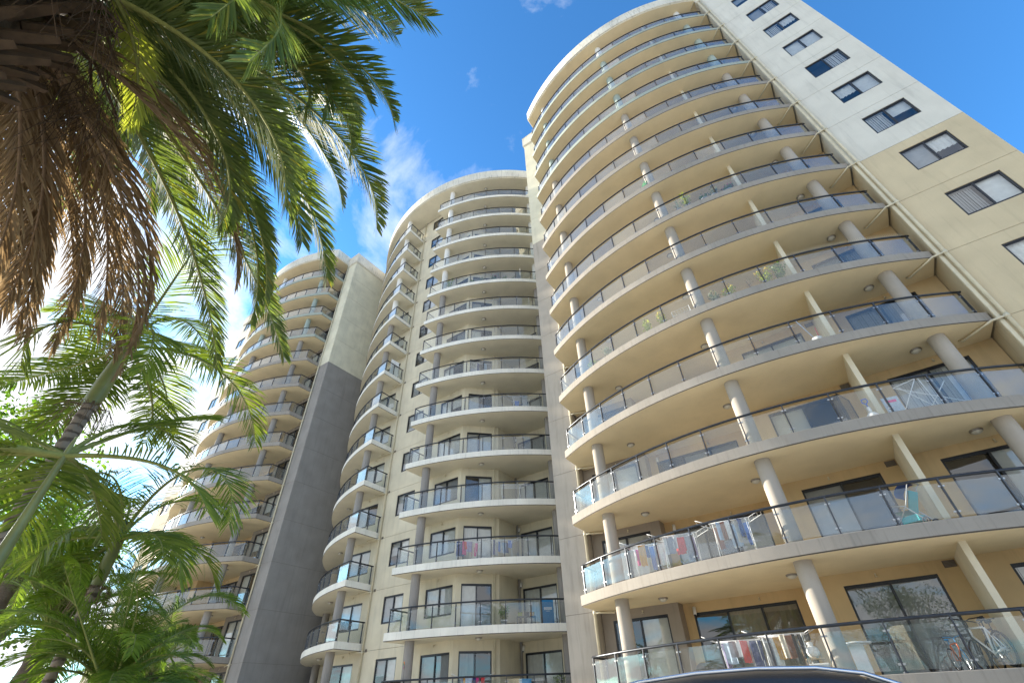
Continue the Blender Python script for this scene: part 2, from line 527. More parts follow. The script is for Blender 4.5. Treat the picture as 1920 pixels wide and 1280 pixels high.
def railing(slab, zb, pts_posts, closed_panels=True):
    """posts and glass panels along a polyline of post positions; children of the slab"""
    pts_posts = [Vector((p[0], p[1], 0)) for p in pts_posts]
    for i, p in enumerate(pts_posts):
        a = pts_posts[max(i - 1, 0)]; b_ = pts_posts[min(i + 1, len(pts_posts) - 1)]
        d = (b_ - a).normalized()
        put('post', POST, slab, (p.x, p.y, zb), math.atan2(d.y, d.x))
    for a, b_ in zip(pts_posts, pts_posts[1:]):
        d = b_ - a; c = (a + b_) / 2
        put('glass_panel', panel_mesh(round(d.length - 0.07, 3)), slab, (c.x, c.y, zb), math.atan2(d.y, d.x))


def rail_mesh(path, key):
    def mk():
        mb = MB(); mb.tube(path, 0.038, 10); return mb.mesh('handrail', MAT['rail_dark'])
    return cached(key, mk)


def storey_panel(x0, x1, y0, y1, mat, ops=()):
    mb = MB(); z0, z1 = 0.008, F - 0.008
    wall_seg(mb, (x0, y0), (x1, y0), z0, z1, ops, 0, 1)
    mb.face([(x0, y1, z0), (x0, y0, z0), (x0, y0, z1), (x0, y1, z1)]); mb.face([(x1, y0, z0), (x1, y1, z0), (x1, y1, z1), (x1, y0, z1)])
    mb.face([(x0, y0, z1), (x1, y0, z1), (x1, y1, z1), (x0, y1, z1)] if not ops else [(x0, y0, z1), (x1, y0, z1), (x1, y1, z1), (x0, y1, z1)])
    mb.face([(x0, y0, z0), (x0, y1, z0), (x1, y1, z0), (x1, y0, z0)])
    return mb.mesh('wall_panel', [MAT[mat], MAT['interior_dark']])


def blind_choice(rnd):
    return rnd.choice(['b.', '.b', 'bb', 'bb', 'bb', 'b.', 'bh', '.b', 'hb'])


# ------------------------------------------------------------------ the two outer towers (the left one is the mirror image of the right one)
def side_tower(mir, label):
    MX = (lambda x: 2 * AX - x) if mir else (lambda x: x)
    sg = -1 if mir else 1
    rnd = random.Random(11 + mir)
    C = (MX(SIDE_C[0]), SIDE_C[1])
    T = empty('apartment_tower', (C[0], 19.0, 0), label, 'apartment building', 'curved apartment towers of one complex')
    def mapped(mb):
        if mir:
            mb.v = [(MX(x), y, z) for x, y, z in mb.v]
        return mb
    def seg(p0, p1, ops=()):
        if not mir: return p0, p1, list(ops)
        L = math.hypot(p1[0] - p0[0], p1[1] - p0[1])
        return (MX(p1[0]), p1[1]), (MX(p0[0]), p0[1]), [(L - b_, L - a, c, d) for a, b_, c, d in ops]
    # slabs
    arc = arc_pts(SIDE_C, ARC_R, -8.85, 6.18, 44)
    l = arc[0]; arc[0] = (l[0], l[1], l[2] * 0.6 - 0.75, l[3])
    pts = [(-8.85, 19.4, -1, 0)] + arc + [(6.18, 19.4, 0, 0)]
    slab_me = mapped(outline_slab(pts, SLAB_PROF)).mesh('balcony_slab', [MAT['fascia_taupe'], MAT['soffit_tan'], MAT['floor_tile'], MAT['drip_groove_shade']], flip=mir)
    roof_arc = arc_pts(SIDE_C, ARC_R + 0.25, -8.8, 6.2, 44)
    rp_ = [(-8.8, 22, -1, 0)] + roof_arc + [(6.2, 22, 0, 0)]
    roof_me = mapped(outline_slab(rp_, ROOF_PROF, (0, 1, 0, 0))).mesh('roof_slab', [MAT['roof_cream'], MAT['soffit_tan']], flip=mir)
    # inner walls
    segs = [((-8.9, 18.75), (-5.85, 18.75), [(0.45, 2.61, 0.36, 2.58)], 0, 'grey'),
            ((-5.85, 18.75), (-5.85, 19.3), [], 0, None),
            ((-5.85, 19.3), (-1.3, 19.3), [(0.32, 3.75, 0.36, 2.58)], 2, 'wide'),
            ((-1.3, 19.3), (-1.3, 17.95), [], 2, None),
            ((-1.3, 17.95), (6.22, 17.95), [(0.70, 2.98, 0.36, 2.58), (4.52, 6.75, 0.36, 2.58)], 2, 'door')]
    mb = MB()
    for p0, p1, ops, mt, kind in segs:
        a, b_, o = seg(p0, p1, ops); wall_seg(mb, a, b_, 0.36, F + 0.01, o, mt, 1)
    wall_me = mb.mesh('balcony_wall', [MAT['wall_taupe'], MAT['interior_dark'], MAT['wall_tan']])
    # partition between two flats
    mb = MB()
    mb.box(2.22, 2.37, 15.98, 17.95, 0.36, F); mapped(mb)
    part_me = mb.mesh('partition', MAT['wall_mid'], flip=mir)
    # storey panels of the flat end wall and of the fin
    x0, x1 = sorted((MX(6.24), MX(10.02)))
    wx = sorted((MX(7.68) , MX(9.25)))
    wop = (wx[0] - x0, wx[1] - x0, 1.08, 2.42)
    end_me = {m_: storey_panel(x0, x1, 16.83, 31, m_, [wop]) for m_ in ('panel_white', 'panel_beige')}
    f0, f1 = sorted((MX(-10.3), MX(-8.93)))
    low = 'fin_grey' if mir else 'fin_taupe'
    fin_me = {m_: storey_panel(f0, f1, 18.4, 31, m_) for m_ in (low, 'fin_cream')}
    # cores behind the joints and the facade
    mb = MB()
    mb.box(x0 + 0.015, x1 - 0.015, 17.4, 30.9, 0, Z(14)); mb.box(x0 + 0.015, wx[0] - .1, 16.845, 17.41, 0, Z(14)); mb.box(wx[1] + .1, x1 - .015, 16.845, 17.41, 0, Z(14))
    mb.box(wx[0] - .1, wx[1] + .1, 16.845, 17.0, 0, Z(0))
    mb.box(f0 + 0.012, f1 - 0.012, 18.412, 30.9, 0, Z(14))
    a_, b2 = sorted((MX(-8.9), MX(6.2)))
    mb.box(a_, b2, 19.95, 31, 0, Z(14) + 0.3)
    put('building_core', mb.mesh('building_core', MAT['joint_dark']), T)
    # podium below the lowest balcony
    mb = MB(); mb.box(a_ + 0.2, b2 - 0.2, 18.6, 19.9, 0, Z(0)); put('podium', mb.mesh('podium', MAT['fin_taupe']), T)
    posts_u = arc_pts(SIDE_C, ARC_R - 0.13, -8.62, 6.0, 12)
    posts = [(MX(p[0]), p[1]) for p in posts_u]
    ret = [(MX(-8.70), posts_u[0][1] + 0.05), (MX(-8.70), 18.3)]
    if mir: posts = posts[::-1]
    ra = arc_pts(SIDE_C, ARC_R - 0.13, -8.66, 6.08, 40)
    path = [(MX(-8.68), 18.35, SLAB + 1.0)] + [(MX(p[0]), p[1], SLAB + 1.0) for p in ra]
    hr_me = rail_mesh(path, ('hr', mir))
    cols = [(MX(-1.2 + d), 28.97 - math.sqrt((ARC_R - 0.62) ** 2 - d * d)) for d in (-5.95, 0, 5.93)]
    br_me = bracket_mesh([(MX(5.35), 17.45, 0.0), (MX(5.40), 17.38, -0.10), (MX(6.10), 16.74, -0.055), (MX(6.42), 16.72, -0.05)])
    br2_me = bracket_mesh([(MX(-8.15), 18.5, 0), (MX(-8.2), 18.45, -0.10), (MX(-8.75), 18.30, -0.06), (MX(-8.95), 18.31, -0.06)])
    for k in range(NL):
        zk = Z(k); green = k >= 10
        slab = put('balcony_slab', slab_me, T, (0, 0, zk), mats=[MAT['fascia_green' if green else 'fascia_taupe'], None, None])
        put('handrail', hr_me, slab, (0, 0, zk))
        railing(slab, zk + SLAB, posts)
        put('glass_panel', panel_mesh(1.22), slab, (ret[0][0], 17.72, zk + SLAB), math.pi / 2)
        put('post', POST, slab, (ret[1][0], ret[1][1] - 0.1, zk + SLAB), math.pi / 2)
        cm = 'col_white' if k == 13 else 'col_green' if k in (10, 11, 12) else ('col_grey' if mir else 'col_taupe')
        for c in cols:
            put('column', column_mesh(F - SLAB), T, (c[0], c[1], zk + SLAB), mats=[MAT[cm]])
        put('balcony_wall', wall_me, T, (0, 0, zk))
        put('partition', part_me, T, (0, 0, zk))
        em = 'panel_white' if k >= 6 else 'panel_beige'
        put('wall_panel', end_me[em], T, (0, 0, zk))
        put('wall_panel', fin_me['fin_cream' if k >= 9 else low], T, (0, 0, zk))
        opening('window', T, (x0, 16.83), (x1, 16.83), zk, wop, (0.5,), rnd.choice(['bb', 'bb', '.b', 'hb', 'bb', '.b', 'bh']), rnd.choice(['blind_grey', 'blind_white']), 'blind_white')
        if k <= (9 if mir else 8):
            for p0, p1, ops, mt, kind in segs:
                if not ops: continue
                a, b_, o = seg(p0, p1, ops)
                for op in o:
                    if kind == 'wide': opening('sliding_door', T, a, b_, zk, op, (0.34, 0.67), rnd.choice(['.bb', 'bbb', 'b.b']), 'blind_tan' if k == 0 else 'blind_grey')
                    else: opening('sliding_door', T, a, b_, zk, op, (0.5,), blind_choice(rnd), rnd.choice(['blind_white', 'blind_grey']))
            for x in (-7.2, -3.2, 0.3, 4.6):
                y = 18.75 if x < -6 else 19.3 if x < -1.3 else 17.95
                put('sprinkler', SPRK, T, (MX(x), y, zk + F - 0.13))
            put('security_camera', CAMM, T, (MX(-5.45), 19.29, zk + F - 0.24))
            put('vent', VENT, T, (MX(2.05), 17.94, zk + F - 0.13))
        if k > 0:
            for lx, ly in ((-5.95, 17.6), (-1.72, 16.92), (4.2, 17.18)):
                put('ceiling_light', LAMP, T, (MX(lx), ly, zk))
            put('drain_branch', br_me, T, (0, 0, zk)); put('drain_branch', br2_me, T, (0, 0, zk))
    for lx, ly in ((-5.95, 17.6), (-1.72, 16.92), (4.2, 17.18)):
        put('ceiling_light', LAMP, T, (MX(lx), ly, Z(14)))
    put('drain_branch', br_me, T, (0, 0, Z(14)))
    put('roof_slab', roof_me, T, (0, 0, Z(14)))
    # parapet caps
    def cap(x0_, x1_, y0_):
        mb = MB(); zt = Z(14)
        mb.box(x0_ - 0.10, x1_ + 0.10, y0_ - 0.10, 31.1, zt - 0.35, zt + 0.95); mb.box(x0_ - 0.05, x1_ + 0.05, y0_ - 0.05, 31.05, zt - 0.45, zt - 0.351)
        mb.box(x0_ - 0.12, x1_ + 0.12, y0_ - 0.12, 31.12, zt + 0.951, zt + 1.0)
        put('parapet', mb.mesh('parapet', MAT['roof_cream']), T)
    cap(f0, f1, 18.4); cap(x0, x1, 16.83)
    # downpipes
    for (px, py) in ((6.45, 16.745), (-8.97, 18.32)):
        mb = MB(); mb.tube([(MX(px), py, 0.1), (MX(px), py, Z(14))], 0.055, 10)
        for k in range(NL + 1):
            mb.tube([(MX(px), py, Z(k) - 0.12), (MX(px), py, Z(k) + 0.02)], 0.068, 10)
            mb.box(MX(px) - 0.09, MX(px) + 0.09, py + 0.02, py + 0.08, Z(k) - 0.03, Z(k))
        put('downpipe', mb.mesh('downpipe', MAT['pipe_cream']), T)
    # second, square pipe cover beside the round one
    mb = MB(); mb.box(MX(6.30) - 0.05, MX(6.30) + 0.05, 16.79, 16.829, 0.1, Z(14) - 0.46); put('downpipe', mb.mesh('pipe_cover', MAT['pipe_cream']), T)
    return T


tower_right = side_tower(False, 'tallest looking curved tower with deep glass balconies and flat white and beige end wall')
tower_left = side_tower(True, 'curved tower behind the palms with tall cream and dark grey side wall')


# ------------------------------------------------------------------ the middle tower
def mid_tower():
    rnd = random.Random(5)
    T = empty('apartment_tower', (MID_C[0], 19.6, 0), 'middle cream curved tower with two separate stacks of balconies under round roof', 'apartment building', 'curved apartment towers of one complex')
    cx = MID_C[0]
    MXm = lambda x: 2 * cx - x
    YF = 19.6
    arc = arc_pts(MID_C, ARC_R, -20.05, -11.4, 30)
    l = arc[0]; arc[0] = (l[0], l[1], -0.9, -1.0)
    pts = [(-20.05, 24, -1, 0)] + arc + [(-11.4, 24, 0, 0)]
    ra = arc_pts(MID_C, ARC_R + 0.2, -33.1, -10.5, 60)
    rpts = [(-33.1, 24.5, 0, 0)] + ra + [(-10.5, 24.5, 0, 0)]
    roof_me = outline_slab(rpts, ROOF_PROF, (0, 1, 0, 0)).mesh('roof_slab', [MAT['roof_cream'], MAT['soffit_cream']])
    segs = [((-20.05, 19.66), (-17.28, 19.66), [(0.66, 2.56, 1.06, 2.42)], 0, 'window'),
            ((-17.28, 19.66), (-15.7, 21.28), [(0.28, 1.87, 0.37, 2.44)], 0, 'sliding_door'),
            ((-15.7, 21.28), (-15.7, 23.1), [], 2, None),
            ((-15.7, 23.1), (-11.0, 23.1), [(0.25, 2.4, 0.37, 2.42)], 0, 'sliding_door')]
    stacks = {}
    for mir in (False, True):
        fx = MXm if mir else (lambda x: x)
        mb = outline_slab(pts, SLAB_PROF)
        if mir: mb.v = [(fx(x), y, z) for x, y, z in mb.v]
        slab_me = mb.mesh('balcony_slab', [MAT['fascia_cream'], MAT['soffit_cream'], MAT['floor_tile'], MAT['drip_groove_shade']], flip=mir)
        wl = []
        mb = MB()
        for p0, p1, ops, mt, kind in segs:
            if mir:
                L = math.hypot(p1[0] - p0[0], p1[1] - p0[1])
                a, b_, o = (fx(p1[0]), p1[1]), (fx(p0[0]), p0[1]), [(L - q[1], L - q[0], q[2], q[3]) for q in ops]
            else: a, b_, o = p0, p1, ops
            wall_seg(mb, a, b_, 0.36, F + 0.01, o, mt, 1); wl.append((a, b_, o, kind))
        wall_me = mb.mesh('balcony_wall', [MAT['wall_mid'], MAT['interior_dark'], MAT['wall_mid']])
        pu = arc_pts(MID_C, ARC_R - 0.13, -19.93, -11.6, 8)
        posts = [(fx(p[0]), p[1]) for p in pu]
        if mir: posts = posts[::-1]
        y0 = pu[0][1]
        path = [(fx(-19.95), 19.58, SLAB + 1.0)] + [(fx(p[0]), p[1], SLAB + 1.0) for p in arc_pts(MID_C, ARC_R - 0.13, -19.95, -11.5, 30)]
        hr_me = rail_mesh(path, ('hrm', mir))
        cols = [(cx + (-1 if mir else 1) * 2.95, 18.42), (cx + (-1 if mir else 1) * 9.4, 22.3)]
        stacks[mir] = (slab_me, wall_me, wl, posts, y0, hr_me, cols, fx)
    # flat strip between the stacks, one panel a storey
    px0, px1 = -23.75, -20.05
    wop = (-22.55 - px0, -21.0 - px0, 1.14, 2.48)
    strip_me = storey_panel(px0, px1, YF, 24.0, 'wall_mid', [wop])
    mb = MB()
    mb.box(px0 + .013, -22.65, YF + .014, 23.9, 0, Z(14)); mb.box(-20.9, px1 - .013, YF + .014, 23.9, 0, Z(14)); mb.box(-22.651, -20.899, 20.2, 23.9, 0, Z(14))
    mb.box(-33, -10.6, 24.01, 32, 0, Z(14) + 0.4)
    mb.box(-20.0, -17.3, 20.5, 24.0, 0, Z(14)); mb.box(MXm(-17.3), MXm(-20.0), 20.5, 24.0, 0, Z(14))
    mb.box(-33, -10.7, 22.5, 24.0, 0, Z(0) - 0.2)
    put('building_core', mb.mesh('building_core', MAT['joint_dark']), T)
    br = bracket_mesh([(-24.5, 19.35, 0), (-24.45, 19.33, -0.08), (-23.85, 19.38, -0.05), (-23.6, 19.47, -0.05)])
    for k in range(NL):
        zk = Z(k) - 0.1
        put('wall_panel', strip_me, T, (0, 0, zk))
        opening('window', T, (px0, YF), (px1, YF), zk, wop, (0.5,), rnd.choice(['bb', 'bb', '.b', 'bb', 'hb']), 'blind_grey', 'blind_white')
        put('vent', VENT, T, (-23.42, YF - 0.001, zk + 0.02), scale=(0.55, 1, 0.8))
        put('drain_branch', br, T, (0, 0, zk))
        for mir in (False, True):
            slab_me, wall_me, wl, posts, y0, hr_me, cols, fx = stacks[mir]
            slab = put('balcony_slab', slab_me, T, (0, 0, zk))
            put('handrail', hr_me, slab, (0, 0, zk))
            railing(slab, zk + SLAB, posts)
            L = 19.5 - y0
            for q in range(2):
                put('glass_panel', panel_mesh(round(L / 2 - 0.09, 3)), slab, (fx(-19.95), y0 + L * (q + 0.5) / 2, zk + SLAB), math.pi / 2)
                put('post', POST, slab, (fx(-19.95), y0 + L * (q + 1) / 2 - 0.03, zk + SLAB), math.pi / 2)
            cm = 'col_white' if k >= 9 else 'col_grey'
            for c in cols:
                top = zk + SLAB
                put('column', column_mesh(F - SLAB + (0.12 if k == 13 else 0)), T, (c[0], c[1], top), mats=[MAT[cm]])
            put('balcony_wall', wall_me, T, (0, 0, zk))
            if k <= 11:
                for a, b_, o, kind in wl:
                    for op in o:
                        if mir and a[0] < -27: continue       # lies behind the left tower's side wall
                        opening(kind, T, a, b_, zk, op, (0.5,), blind_choice(rnd), rnd.choice(['blind_white', 'blind_white', 'blind_grey']))
                put('sprinkler', SPRK, T, (fx(-18.5), 19.66, zk + F - 0.13))
                if not mir:
                    put('security_camera', CAMM, T, (-15.5, 23.09, zk + F - 0.25))
            if k > 0: put('ceiling_light', LAMP, T, (fx(-15.95), 19.95, zk))
    for mir in (False, True): put('ceiling_light', LAMP, T, (stacks[mir][7](-15.95), 19.95, Z(14) + 0.02))
    put('roof_slab', roof_me, T, (0, 0, Z(14) + 0.02))
    for (x, y, r, mt) in ((-23.6, 19.5, 0.05, 'pipe_cream'), (-15.82, 21.02, 0.045, 'pipe_cream'), (-15.6, 23.0, 0.06, 'col_grey')):
        mb = MB(); mb.tube([(x, y, 0.1), (x, y, Z(14))], r, 10)
        if r == 0.05:
            for k in range(NL + 1): mb.tube([(x, y, Z(k) - 0.22), (x, y, Z(k) - 0.1)], 0.062, 10); mb.box(x - .08, x + .08, y + .02, y + .098, Z(k) - .17, Z(k) - .14)
        put('downpipe', mb.mesh('downpipe', MAT[mt]), T)
    return T


tower_mid = mid_tower()

# ------------------------------------------------------------------ palms and trees
def leaf_mat(name, c1, c2, trans=0.35, rough=0.45, spec=0.4, tc=None):
    m = bpy.data.materials.new(name); m.use_nodes = True; t = m.node_tree; MAT[name] = m
    b = t.nodes['Principled BSDF']; o = t.nodes['Material Output']
    g = t.nodes.new('ShaderNodeNewGeometry')
    n = t.nodes.new('ShaderNodeTexNoise'); n.inputs['Scale'].default_value = 3.5; n.inputs['Detail'].default_value = 4
    t.links.new(g.outputs['Position'], n.inputs['Vector'])
    r = t.nodes.new('ShaderNodeMath'); r.operation = 'ADD'
    mr = t.nodes.new('ShaderNodeMapRange'); mr.inputs['From Min'].default_value = 0.3; mr.inputs['From Max'].default_value = 0.7
    mr.inputs['To Min'].default_value = -0.25; mr.inputs['To Max'].default_value = 0.25
    t.links.new(n.outputs['Fac'], mr.inputs[0]); t.links.new(mr.outputs[0], r.inputs[0])
    t.links.new(g.outputs['Random Per Island'], r.inputs[1])
    mx = t.nodes.new('ShaderNodeMix'); mx.data_type = 'RGBA'
    mx.inputs['A'].default_value = (*c1, 1); mx.inputs['B'].default_value = (*c2, 1)
    t.links.new(r.outputs[0], mx.inputs['Factor'])
    t.links.new(mx.outputs['Result'], b.inputs['Base Color'])
    b.inputs['Roughness'].default_value = rough; b.inputs['Specular IOR Level'].default_value = spec
    tl = t.nodes.new('ShaderNodeBsdfTranslucent')
    mu = t.nodes.new('ShaderNodeMix'); mu.data_type = 'RGBA'; mu.blend_type = 'MULTIPLY'; mu.inputs['Factor'].default_value = 1
    mu.inputs['B'].default_value = (*(tc or (1.6, 1.7, 0.7)), 1)
    t.links.new(mx.outputs['Result'], mu.inputs['A']); t.links.new(mu.outputs['Result'], tl.inputs[0])
    ms = t.nodes.new('ShaderNodeMixShader'); ms.inputs[0].default_value = trans
    t.links.new(b.outputs[0], ms.inputs[1]); t.links.new(tl.outputs[0], ms.inputs[2]); t.links.new(ms.outputs[0], o.inputs[0])
    return m


leaf_mat('leaf_date', (0.10, 0.145, 0.04), (0.20, 0.245, 0.085), 0.42)
leaf_mat('leaf_young', (0.34, 0.37, 0.07), (0.46, 0.46, 0.13), 0.45)
leaf_mat('leaf_tip_yellow', (0.22, 0.22, 0.04), (0.38, 0.33, 0.07), 0.45)
leaf_mat('leaf_dead', (0.16, 0.108, 0.056), (0.37, 0.275, 0.165), 0.42, rough=0.7, spec=0.2, tc=(1.2, 1.1, 0.9))
leaf_mat('leaf_king', (0.085, 0.135, 0.02), (0.22, 0.26, 0.05), 0.5)
leaf_mat('leaf_dwarf', (0.085, 0.145, 0.022), (0.19, 0.26, 0.045), 0.5)
leaf_mat('leaf_tree', (0.07, 0.15, 0.015), (0.16, 0.27, 0.03), 0.5)
leaf_mat('leaf_tree_dark', (0.035, 0.075, 0.018), (0.085, 0.13, 0.03), 0.4)
plain('rachis_green', (0.27, 0.28, 0.085), 0.8, spec=0.2, noise=0.2)
plain('rachis_dead', (0.20, 0.125, 0.065), 0.7, noise=0.3)
plain('fibre_brown', (0.10, 0.06, 0.032), 0.9, noise=0.4, nscale=12)
plain('crownshaft_green', (0.22, 0.225, 0.07), 0.45, noise=0.25, nscale=4)
m, t, b = new_mat('king_trunk')
g_ = t.nodes.new('ShaderNodeNewGeometry'); w_ = t.nodes.new('ShaderNodeTexWave'); w_.bands_direction = 'Z'
w_.inputs['Scale'].default_value = 3.0; w_.inputs['Distortion'].default_value = 5.5; w_.inputs['Detail'].default_value = 4; w_.inputs['Detail Scale'].default_value = 2
t.links.new(g_.outputs['Position'], w_.inputs['Vector'])
r_ = t.nodes.new('ShaderNodeValToRGB'); r_.color_ramp.elements[0].color = (0.12, 0.085, 0.06, 1); r_.color_ramp.elements[1].color = (0.32, 0.25, 0.19, 1)
r_.color_ramp.elements[0].position = 0.08; r_.color_ramp.elements[1].position = 0.45
t.links.new(w_.outputs['Fac'], r_.inputs[0]); t.links.new(r_.outputs[0], b.inputs['Base Color']); b.inputs['Roughness'].default_value = 0.8
bp_ = t.nodes.new('ShaderNodeBump'); bp_.inputs['Strength'].default_value = 0.6; bp_.inputs['Distance'].default_value = 0.02
t.links.new(w_.outputs['Fac'], bp_.inputs['Height']); t.links.new(bp_.outputs[0], b.inputs['Normal'])
m, t, b = new_mat('bark')
g_ = t.nodes.new('ShaderNodeNewGeometry'); w_ = t.nodes.new('ShaderNodeTexNoise'); w_.inputs['Scale'].default_value = 9; w_.inputs['Detail'].default_value = 8
t.links.new(g_.outputs['Position'], w_.inputs['Vector'])
r_ = t.nodes.new('ShaderNodeValToRGB'); r_.color_ramp.elements[0].color = (0.05, 0.035, 0.025, 1); r_.color_ramp.elements[1].color = (0.24, 0.18, 0.13, 1)
t.links.new(w_.outputs['Fac'], r_.inputs[0]); t.links.new(r_.outputs[0], b.inputs['Base Color']); b.inputs['Roughness'].default_value = 0.9
bp_ = t.nodes.new('ShaderNodeBump'); bp_.inputs['Strength'].default_value = 0.8; bp_.inputs['Distance'].default_value = 0.05
t.links.new(w_.outputs['Fac'], bp_.inputs['Height']); t.links.new(bp_.outputs[0], b.inputs['Normal'])

DATE_CROWN = [-4.14, -1.63, 7.0]
DATE_GREEN = [[0.767,0.211,1.992,4.096,0.443],[0.57,1.263,2.669,4.232,-0.376],[0.782,0.593,1.914,4.199,-0.302],[0.335,0.555,2.05,4.609,0.035],[0.605,0.031,1.423,3.717,-0.471],[-0.259,1.3,2.619,4.911,0.426],[0.169,0.441,1.594,4.245,-0.433],[0.73,0.849,2.093,4.105,0.156],[1.065,0.179,0.975,4.033,-0.318],[-0.258,0.43,1.946,4.469,-0.064],[0.016,0.498,2.073,3.308,-0.457],[-0.55,0.027,0.6,5.0,-0.224],[0.512,0.957,2.612,3.784,0.038]]
DATE_YOUNG = [[-0.963,1.263,1.507,3.749,-0.41]]
DATE_GREEN_MORE = [[0.77,0.29,2.07,3.49,0.57],[0.47,1.21,2.54,4.15,-0.3],[0.78,0.63,1.72,3.64,-0.37],[0.48,0.63,2.14,3.99,0.08],[0.66,0.0,1.37,3.64,-0.52],[-0.31,1.28,2.55,4.39,0.3],[0.23,0.39,1.54,3.63,-0.44],[0.71,0.86,2.04,3.47,0.3],[1.1,0.13,1.07,3.87,-0.27],[-0.21,0.4,1.75,4.1,-0.02],[-0.01,0.53,2.17,3.28,-0.36],[-0.42,0.11,0.72,4.95,-0.04],[0.53,0.96,2.67,3.57,-0.09],[-1.65,1.33,1.53,3.7,0.22],[-1.08,1.05,1.28,3.48,-0.11],[-1.89,1.27,1.53,3.53,0.24],[-0.75,1.19,1.23,3.9,-0.13],[-0.72,0.66,1.01,3.31,-0.12],[-1.32,0.74,1.85,3.26,-0.15],[-1.6,1.24,1.17,3.98,-0.16],[-1.33,1.25,1.12,3.78,-0.16],[-1.13,0.82,1.14,4.13,-0.19],[-1.34,1.03,1.01,3.76,-0.08],[-1.16,0.7,1.2,3.33,-0.03],[-0.78,0.93,0.98,3.36,-0.18],[-0.93,0.81,1.33,3.66,-0.07],[-1.31,0.97,2.01,4.22,0.09],[-1.54,1.26,1.13,3.76,-0.13],[-1.03,1.07,1.3,3.39,0.14],[-1.71,1.33,1.85,3.33,0.16],[-0.82,1.2,1.75,3.83,0.14],[-1.35,1.28,1.83,3.23,-0.22],[-1.08,0.93,1.43,3.21,-0.08],[-0.89,0.98,1.57,3.98,-0.08],[-1.22,1.01,0.95,3.41,0.19],[2.46,0.91,0.99,3.45,-0.16],[-2.66,0.9,1.3,4.03,-0.21],[2.33,0.91,1.92,3.93,-0.02],[-1.93,1.27,1.09,3.83,-0.19],[-2.46,0.91,2.06,3.75,0.15],[2.26,0.68,1.91,3.55,-0.17],[-1.95,-0.09,0.99,4.1,0.2],[-2.78,0.95,1.91,4.02,-0.0],[-2.92,1.25,1.02,3.44,-0.22],[-3.08,0.08,2.1,4.03,-0.05],[-3.1,1.1,1.53,4.22,0.0],[-2.65,0.01,1.93,3.47,-0.17],[3.12,0.04,1.28,4.26,-0.03],[1.69,0.53,1.43,4.26,-0.09],[-3.12,0.89,1.65,3.61,-0.04],[-2.88,0.48,1.99,3.25,0.08],[1.2,0.22,1.28,3.42,0.03],[1.92,0.86,2.19,3.43,0.13],[3.11,0.9,2.07,4.16,0.2],[2.43,0.84,1.07,4.02,-0.23],[2.52,0.8,1.9,3.35,-0.08],[1.8,0.56,1.54,4.14,-0.14],[2.3,0.97,1.0,3.71,0.21],[-2.8,0.1,1.97,4.36,-0.18],[1.14,0.6,1.93,4.19,-0.11],[1.39,0.98,1.95,4.2,0.09],[3.11,1.05,1.98,4.2,-0.23],[3.08,1.01,1.01,4.07,0.1],[2.58,0.76,1.22,3.26,0.04],[2.54,0.37,1.46,3.9,-0.05]]
DATE_DEAD = [[0.122,-0.13,0.782,2.4,0.273],[-0.225,0.613,1.848,3.775,-0.253],[-1.163,0.009,0.96,3.84,0.303],[-0.786,0.117,1.083,4.058,-0.424],[-0.66,0.053,1.607,4.049,0.346],[-1.466,0.229,0.746,4.456,0.406]]
DATE_DEAD_MORE = [[-1.16,-0.0,0.9,3.37,0.17],[-1.08,0.18,0.99,3.63,0.23],[-0.67,0.05,1.04,3.6,-0.27],[-0.88,-0.04,1.1,3.55,-0.37],[-0.62,0.17,1.7,3.73,0.31],[-0.88,0.19,1.52,3.96,0.44],[-1.64,0.18,0.79,4.24,0.33],[-1.5,0.15,0.63,4.37,0.37],[-0.95,-0.23,0.95,2.94,-0.1],[-1.1,0.14,1.39,3.65,0.22],[1.38,-0.2,1.09,3.67,0.04],[1.74,0.16,1.29,3.36,-0.23],[-2.65,0.05,0.85,3.43,-0.17],[2.16,-0.0,0.99,3.65,0.02],[-2.92,-0.41,0.89,3.34,0.23],[-2.26,-0.34,1.18,3.04,0.03],[-1.44,-0.5,1.0,2.89,0.16],[-1.54,-0.31,0.81,3.36,-0.24],[-1.76,0.09,1.18,3.89,0.18],[2.4,-0.02,1.31,3.22,0.17],[1.3,-0.23,1.09,3.51,-0.06],[1.51,-0.34,0.89,2.89,0.01]]
K1_CROWN = [-7.2, 1.02, 5.65]
K1_FRONDS = [[-0.147,0.627,1.643,2.9,-0.302],[-1.759,0.031,0.1,2.572,-0.212],[2.987,0.267,2.554,1.635,-0.5],[-1.38,-0.093,0.156,2.812,-0.5],[-0.828,0.019,0.202,2.784,-0.474],[-0.99,1.4,1.956,2.743,0.411],[-1.369,-0.06,0.521,3.096,-0.5],[-0.8,0.91,0.9,2.49,-0.07],[1.65,1.24,0.73,2.41,0.07],[-0.82,0.38,1.04,2.29,-0.14],[-1.91,1.09,1.64,2.2,0.09],[1.64,0.0,1.37,2.22,-0.14],[-1.56,1.3,1.45,1.96,-0.01],[-1.64,1.07,1.7,2.23,-0.14],[-1.78,0.4,0.78,1.93,0.13],[-1.92,1.15,1.49,2.24,-0.23]]
K2_CROWN = [-5.86, 0.88, 3.56]
K2_FRONDS = [[-0.289,0.885,0.428,2.018,-0.495],[0.718,0.115,1.03,1.784,0.5],[-1.883,0.424,0.1,2.066,0.193],[-1.846,0.349,0.759,1.813,0.49],[-1.17,0.287,0.883,2.097,0.303],[-1.41,0.081,1.05,1.56,0.031],[-0.407,1.158,1.474,1.706,-0.386],[-2.69,-0.07,1.12,2.21,0.04],[-2.96,-0.01,0.75,2.25,0.13],[-2.89,-0.05,1.33,2.17,0.12],[-2.95,0.0,1.93,2.29,0.01]]
K3_CROWN = [-8.61, 2.39, 3.63]
